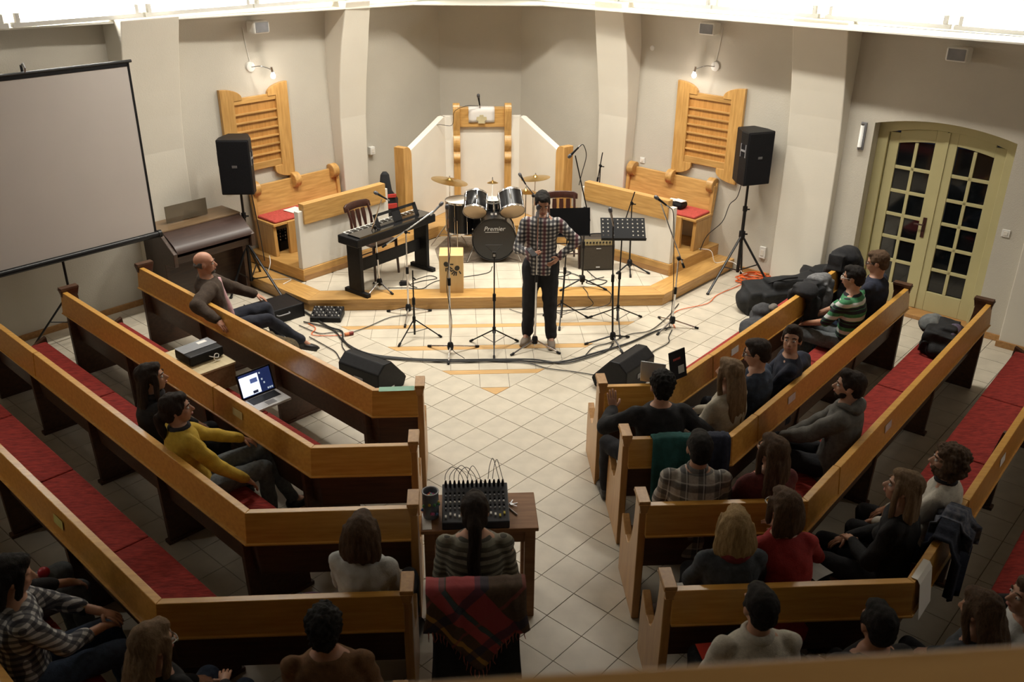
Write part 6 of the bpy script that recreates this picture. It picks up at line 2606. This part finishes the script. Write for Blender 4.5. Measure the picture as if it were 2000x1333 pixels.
for x0, x1, y0, y1, z0, z1, nm, m in ((-.31, .31, -.20, .20, .215, .235, 'lid', wood('crate_top', (.46, .38, .22), (.56, .47, .29), .6, 0, coat=0)), (-.30, .30, -.19, -.175, 0, .215, 'side_board', CRATE), (-.30, .30, .175, .19, 0, .215, 'side_board', CRATE),
                                     (-.30, -.285, -.175, .175, 0, .215, 'end_board', CRATE), (.285, .30, -.175, .175, 0, .12, 'end_board', CRATE), (-.285, .285, -.175, .175, 0, .012, 'bottom_board', CRATE)):
    b = MB()
    b.bx(x0, x1, y0, y1, z0, z1)
    b.build(nm, m, t, bevel=.003)
t = thing('projector', 'black and grey video projector on the pale crate', 'projector', (-2.70, -.46, .7005), math.radians(45))
b = MB()
b.bx(-.17, .17, -.13, .13, .008, .10)
b.build('body', BLACK, t, bevel=.016)
b = MB()
b.bx(-.168, .168, -.03, .128, .10, .106)
b.build('top_panel', mat('projector_grey', (.23, .24, .26), .4), t, bevel=.004)
b = MB()
b.bx(.03, .12, .05, .10, .106, .1065)
b.build('label', PAPER, t)
b = MB()
b.tube([(-.09, .12, .055), (-.09, .15, .055)], .032, 16)
b.build('lens', BLACKG, t, smooth=True)
for x, y in ((-.14, -.10), (.14, -.10), (0, .10)):
    b = MB()
    b.tube([(x, y, 0), (x, y, .012)], .012, 8)
    b.build('foot', BLACK, t)
b = MB()
b.tube(smooth_path([(.02, -.13, .05), (.03, -.165, .05), (.08, -.17, .03), (.10, -.15, .05), (.06, -.16, .065), (.04, -.18, .02), (.09, -.19, .008)], 4), .004, 6)
b.build('white_lead', WHITEP, t, smooth=True)

# tablet and laptop at the bend of the front right pew
t = thing('tablet', 'dark tablet with red marks and pale label on the front right pew bend', 'tablet', (1.43, -1.515, .939), .62)
R_ = Matrix.Rotation(-.22, 4, 'X')
b = MB(R_)
b.bx(-.095, .095, -.006, .006, 0, .245)
b.build('case', BLACK, t, bevel=.004)
b = MB(R_)
for k_ in range(5):
    b.bx(-.055 + k_ * .018, -.042 + k_ * .018, -.0075, -.006, .165, .182)
rm = b.build('red_lettering', mat('red_print', (.45, .06, .05), .5), t)
rm['kind'] = 'stuff'
b = MB(R_)
b.bx(-.005, .065, -.0075, -.006, .045, .11)
b.build('label', mat('pale_label', (.45, .46, .44), .7), t)
t = thing('laptop', 'silver laptop lid standing on the front right pew beside the dark tablet', 'laptop', (1.20, -1.565, .939), -.35)
R_ = Matrix.Rotation(.12, 4, 'X')
b = MB(R_)
b.bx(-.10, .10, -.005, .005, 0, .19)
b.build('lid', mat('laptop_silver', (.50, .51, .52), .35, metal=.5), t, bevel=.004)
b = MB()
b.bx(-.10, .10, .006, .13, 0, .014)
b.build('base', SILVER, t, bevel=.004)


def blob(name, label, cat, parts, m, voxel=.014, amp=.02, f=9, strap=None, loc=(0, 0, 0), rz=0, kids=()):
    t = thing(name, label, cat, loc, rz)
    b = MB()
    for q_ in parts:
        if q_[0] == 'b':
            b.box(q_[1], q_[2], Rz(q_[3]).to_3x3() @ Matrix.Rotation(q_[4], 3, 'X') if len(q_) > 3 else None)
        else:
            b.ell(q_[0], q_[1], 18, 12)
    grow(b, 'body', m, t, voxel, 5, noise_amp=amp, noise_f=f)
    for i, s in enumerate(strap or ()):
        q = MB()
        q.tube(smooth_path(s, 5), .013, 6)
        q.build('strap', BLACK, t, smooth='all')
    for nm, c, r, m2 in kids:
        q = MB()
        q.ell(c, r, 18, 12)
        grow(q, nm, m2, t, .012, 2, noise_amp=.012, noise_f=16)
    return t


BAGB = cloth('black_nylon', (.007, .0075, .009), .3, 20, .8)
blob('guitar_bag', 'large soft black instrument bag on the floor behind the front right pew', 'bag', [('b', (-.06, 0, .17), (.95, .34, .33), .0, .15), ('b', (.05, -.02, .33), (.62, .26, .16), .1, -.1), ((-.48, 0, .17), (.14, .16, .16)), ('b', (-.12, -.17, .20), (.5, .08, .2), .05, .2)],
     BAGB, .018, .035, 6, [[(-.30, -.12, .40), (-.12, -.16, .46), (.06, -.12, .45)]], (3.60, 2.02, 0), .12)
blob('black_bag', 'second black bag against the wall right of the instrument bag', 'bag', [('b', (0, 0, .20), (.55, .36, .38), .1, .1), ('b', (.05, 0, .38), (.36, .24, .14), -.2, .1)], BAGB, .018, .035, 6, [[(-.15, -.10, .36), (0, -.12, .44), (.14, -.08, .38)]], (4.12, 2.20, 0), -.6)
gx, gy = at_pew(1, 2.42, .33, -1.62)
blob('dark_jacket', 'crumpled dark grey jacket with a bag on the seat of the front right pew', 'jacket', [((-.12, 0, .10), (.22, .16, .10)), ((.14, .02, .12), (.18, .16, .13)), ((.05, .04, .22), (.12, .10, .08))],
     cloth('charcoal_cloth', (.035, .036, .040), .4, 18), .014, .028, 8, None, (gx, gy, .455), WA, [('grey_pocket', (.14, -.04, .24), (.08, .05, .05), cloth('taupe_cloth', (.13, .115, .10), .3))])
GMARL = cloth('grey_marl', (.13, .13, .135), .3, 40)


def slung(name, label, u, w, rear, front, m, cat, topz=.05, extra=(), amp=.03):
    """a coat slung over a pew board: rear and front falls joined over the top edge"""
    M = pew_frame(1, -1.62, u)
    t = thing(name, label, cat, M.translation, WA)
    b = MB()
    z1 = .935
    b.box((0, .02, z1 + topz / 2), (w, .17, .05 + topz), Matrix.Rotation(.1, 3, 'Y'))
    b.box((.01, -.085, z1 - rear / 2 + .02), (w * .96, .075, rear), Matrix.Rotation(.06, 3, 'Y') @ Matrix.Rotation(-.06, 3, 'X'))
    b.box((-.03, -.115, z1 - rear * .42), (w * .30, .06, rear * .7), Matrix.Rotation(-.12, 3, 'Y'))
    b.box((.0, .115, z1 - front / 2 + .02), (w * .9, .07, front), Matrix.Rotation(.08, 3, 'X'))
    for c, r in extra:
        b.ell(c, r, 16, 10)
    grow(b, 'body', m, t, .013, 6, noise_amp=amp, noise_f=8)
    return t


slung('black_coat', 'black coat over the front right pew next to the grey jacket', 2.68, .34, .50, .30, BLACKC, 'coat', .05, [((-.10, -.02, .97), (.12, .12, .07))])
slung('grey_jacket', 'mid-grey jacket over the front right pew between two black coats', 2.98, .24, .44, .32, GMARL, 'jacket', .04, [((.02, .0, .97), (.13, .11, .06))], .022)
slung('black_coat', 'bulky black coat over the far end of the front right pew', 3.56, .34, .62, .40, BLACKC, 'coat', .14, [((.04, -.02, 1.06), (.16, .15, .11)), ((.10, -.08, .90), (.13, .12, .20))])
drape('teal_jacket', 'teal jacket hanging over the second right pew behind the man in black', pew_frame(1, -2.43, 1.19, .935, 0, True), .34, .56, .16, cloth('teal_cloth', (.012, .075, .068), .25, 14), .075, seed=21, amp=.014, lift=.01)
drape('navy_coat', 'dark navy coat hanging beside the teal jacket on the second right pew', pew_frame(1, -2.43, 1.47, .935, 0, True), .24, .55, .16, NAVY, .075, seed=22, amp=.014, lift=.01)
gx, gy = at_pew(1, 1.62, .20, -2.43)
blob('navy_jacket', 'crumpled navy jacket on the second right pew behind the backward-looking man', 'jacket', [((0, 0, .30), (.20, .10, .20)), ((.05, .02, .10), (.20, .14, .11))], NAVY, .014, .025, 9, None, (gx, gy, .455), WA)
gx, gy = at_pew(1, 4.0, .30, -3.245)
blob('backpack', 'dark backpack with a speckled purple pocket on the third right pew', 'backpack', [('b', (0, 0, .13), (.42, .32, .24), .1, .1), ('b', (.05, .0, .22), (.30, .24, .12), .1, -.1), ((-.18, -.03, .08), (.10, .12, .08))], BAGB, .014, .028, 8,
     [[(-.20, .05, .12), (-.26, .10, .16), (-.22, .14, .05)]], (gx, gy, .455), WA,
     [('front_pocket', (.02, -.09, .20), (.15, .08, .10), mat('purple_speckle', (.030, .022, .05), .7, col2=(.16, .13, .20), scale=90)), ('grey_jacket', (.12, .16, .22), (.20, .11, .08), cloth('ash_cloth', (.14, .15, .15), .4, 14))])
drape('dark_jacket', 'dark jacket thrown over the fourth right pew behind the curly-haired woman', pew_frame(1, -4.06, .62, .935), .34, .40, .25, NAVY, .10, seed=31, amp=.022, lift=.05)
drape('patterned_scarf', 'blue patterned scarf lying on the dark jacket, fourth right pew', pew_frame(1, -4.06, .72, .985), .22, .16, .12, mat('blue_pattern', (.03, .045, .08), .9, col2=(.16, .16, .19), scale=40), .11, 'scarf', seed=32, amp=.02, y0=-.055, lift=.04)
gx, gy = at_pew(1, -.18, .22, -4.06)
blob('fur_collar_coat', 'brown fur-trimmed coat on the seat of the fourth right pew', 'coat', [((0, 0, .09), (.20, .10, .09)), ((.12, .02, .12), (.12, .09, .07))], cloth('brown_fur', (.10, .062, .040), .5, 60, bump=.8), .012, .02, 26, None, (2.02, -3.80, .455), .2)
sheet('paper_sheet', 'grey paper on the lap beside the fair-haired woman, fourth right pew', (1.86, -3.52, .62), .16, .21, .5, mat('greyish_paper', (.30, .29, .27), .9), 'paper', 1)
sheet('paper_sheet', 'white sheet held at the lap of the blond woman in the red scarf', (1.02, -3.72, .60), .17, .24, .12, PAPER, 'paper', .5)
sheet('red_folder', 'red folder on the lap of the man in the white collared jumper', (1.07, -4.25, .63), .22, .20, .1, mat('red_card', (.45, .03, .015), .6), 'folder', .3)
blob('black_coat_heap', 'black coat heaped on the seat of the rearmost right pew', 'coat', [((0, 0, .10), (.24, .18, .11)), ((.18, .05, .12), (.16, .14, .10)), ((-.12, -.05, .16), (.14, .12, .09))], BLACKC, .014, .03, 8, None, (*at_pew(1, .80, .28, -4.87), .455), WA)
blob('purple_bag', 'dark purple bag on the seat of the fourth left pew', 'bag', [((0, 0, .12), (.16, .12, .13)), ((.03, .02, .2), (.10, .08, .07))], cloth('purple_cloth', (.055, .018, .045), .4, 14), .013, .015, 9, [[(-.08, 0, .20), (-.03, -.01, .30), (.06, 0, .25)]], (-1.30, -3.76, .455), .1)
blob('brown_coat', 'fuzzy olive brown coat on the front left pew beside the bald man', 'coat', [((0, 0, .10), (.28, .17, .11)), ((.16, .03, .13), (.16, .14, .10)), ((-.15, .0, .12), (.14, .14, .10))], cloth('olive_fur', (.075, .052, .022), .5, 50, bump=.8), .014, .022, 16, None, (*at_pew(-1, 1.95, .31, -1.60), .455), -WA)

# ------------------------------------------------------------------ things by the benches
t = thing('shoulder_bag', 'black bag with white papers on the red pad of the right choir bench', 'bag', FR @ V((3.05, -.30, .772)), -R45)
b = MB()
b.bx(-.13, .13, -.09, .09, 0, .085)
b.build('body', BLACK, t, bevel=.03)
for k_, (dx, dz, a) in enumerate(((-.03, .09, .2), (.05, .097, -.15))):
    b = MB(Tr(dx, 0, dz) @ Rz(a))
    b.bx(-.075, .075, -.055, .055, 0, .006)
    b.build('papers', PAPER, t)
b = MB()
b.tube(smooth_path([(.02, -.09, .05), (.04, -.20, .04), (.03, -.24, -.05), (.0, -.24, -.22), (.03, -.235, -.27)], 4), .012, 6)
b.build('strap', BLACK, t, smooth=True)
sheet('paper_sheet', 'white sheet of paper on the red pad of the left choir bench', FL @ V((-3.0, -.34, .773)), .21, .30, .9, PAPER, 'paper', .4)
t = thing('guitar_case', 'black guitar bag with red patches standing between left screen and newel post', 'bag', (-1.31, 4.12, S2), .3)
b = MB()
b.loft([(0, 0, 0, .17, .06), (0, 0, .12, .20, .07), (0, 0, .34, .16, .065), (0, 0, .50, .17, .06), (0, 0, .62, .09, .05), (.0, 0, .84, .06, .04), (0, 0, .88, .03, .03)])
b.build('body', BAGB, t, smooth='all')
b = MB()
b.box((0.06, -.062, .56), (.14, .02, .05))
b.box((0.06, -.066, .42), (.15, .02, .07))
q = b.build('red_patch', mat('red_nylon', (.42, .03, .02), .6), t, bevel=.006)
q['kind'] = 'stuff'
b = MB()
b.tube(smooth_path([(-.07, -.05, .75), (-.14, -.10, .70), (-.16, -.08, .55), (-.12, -.06, .45)], 4), .012, 6)
b.build('strap', BLACK, t, smooth=True)
run_jobs()
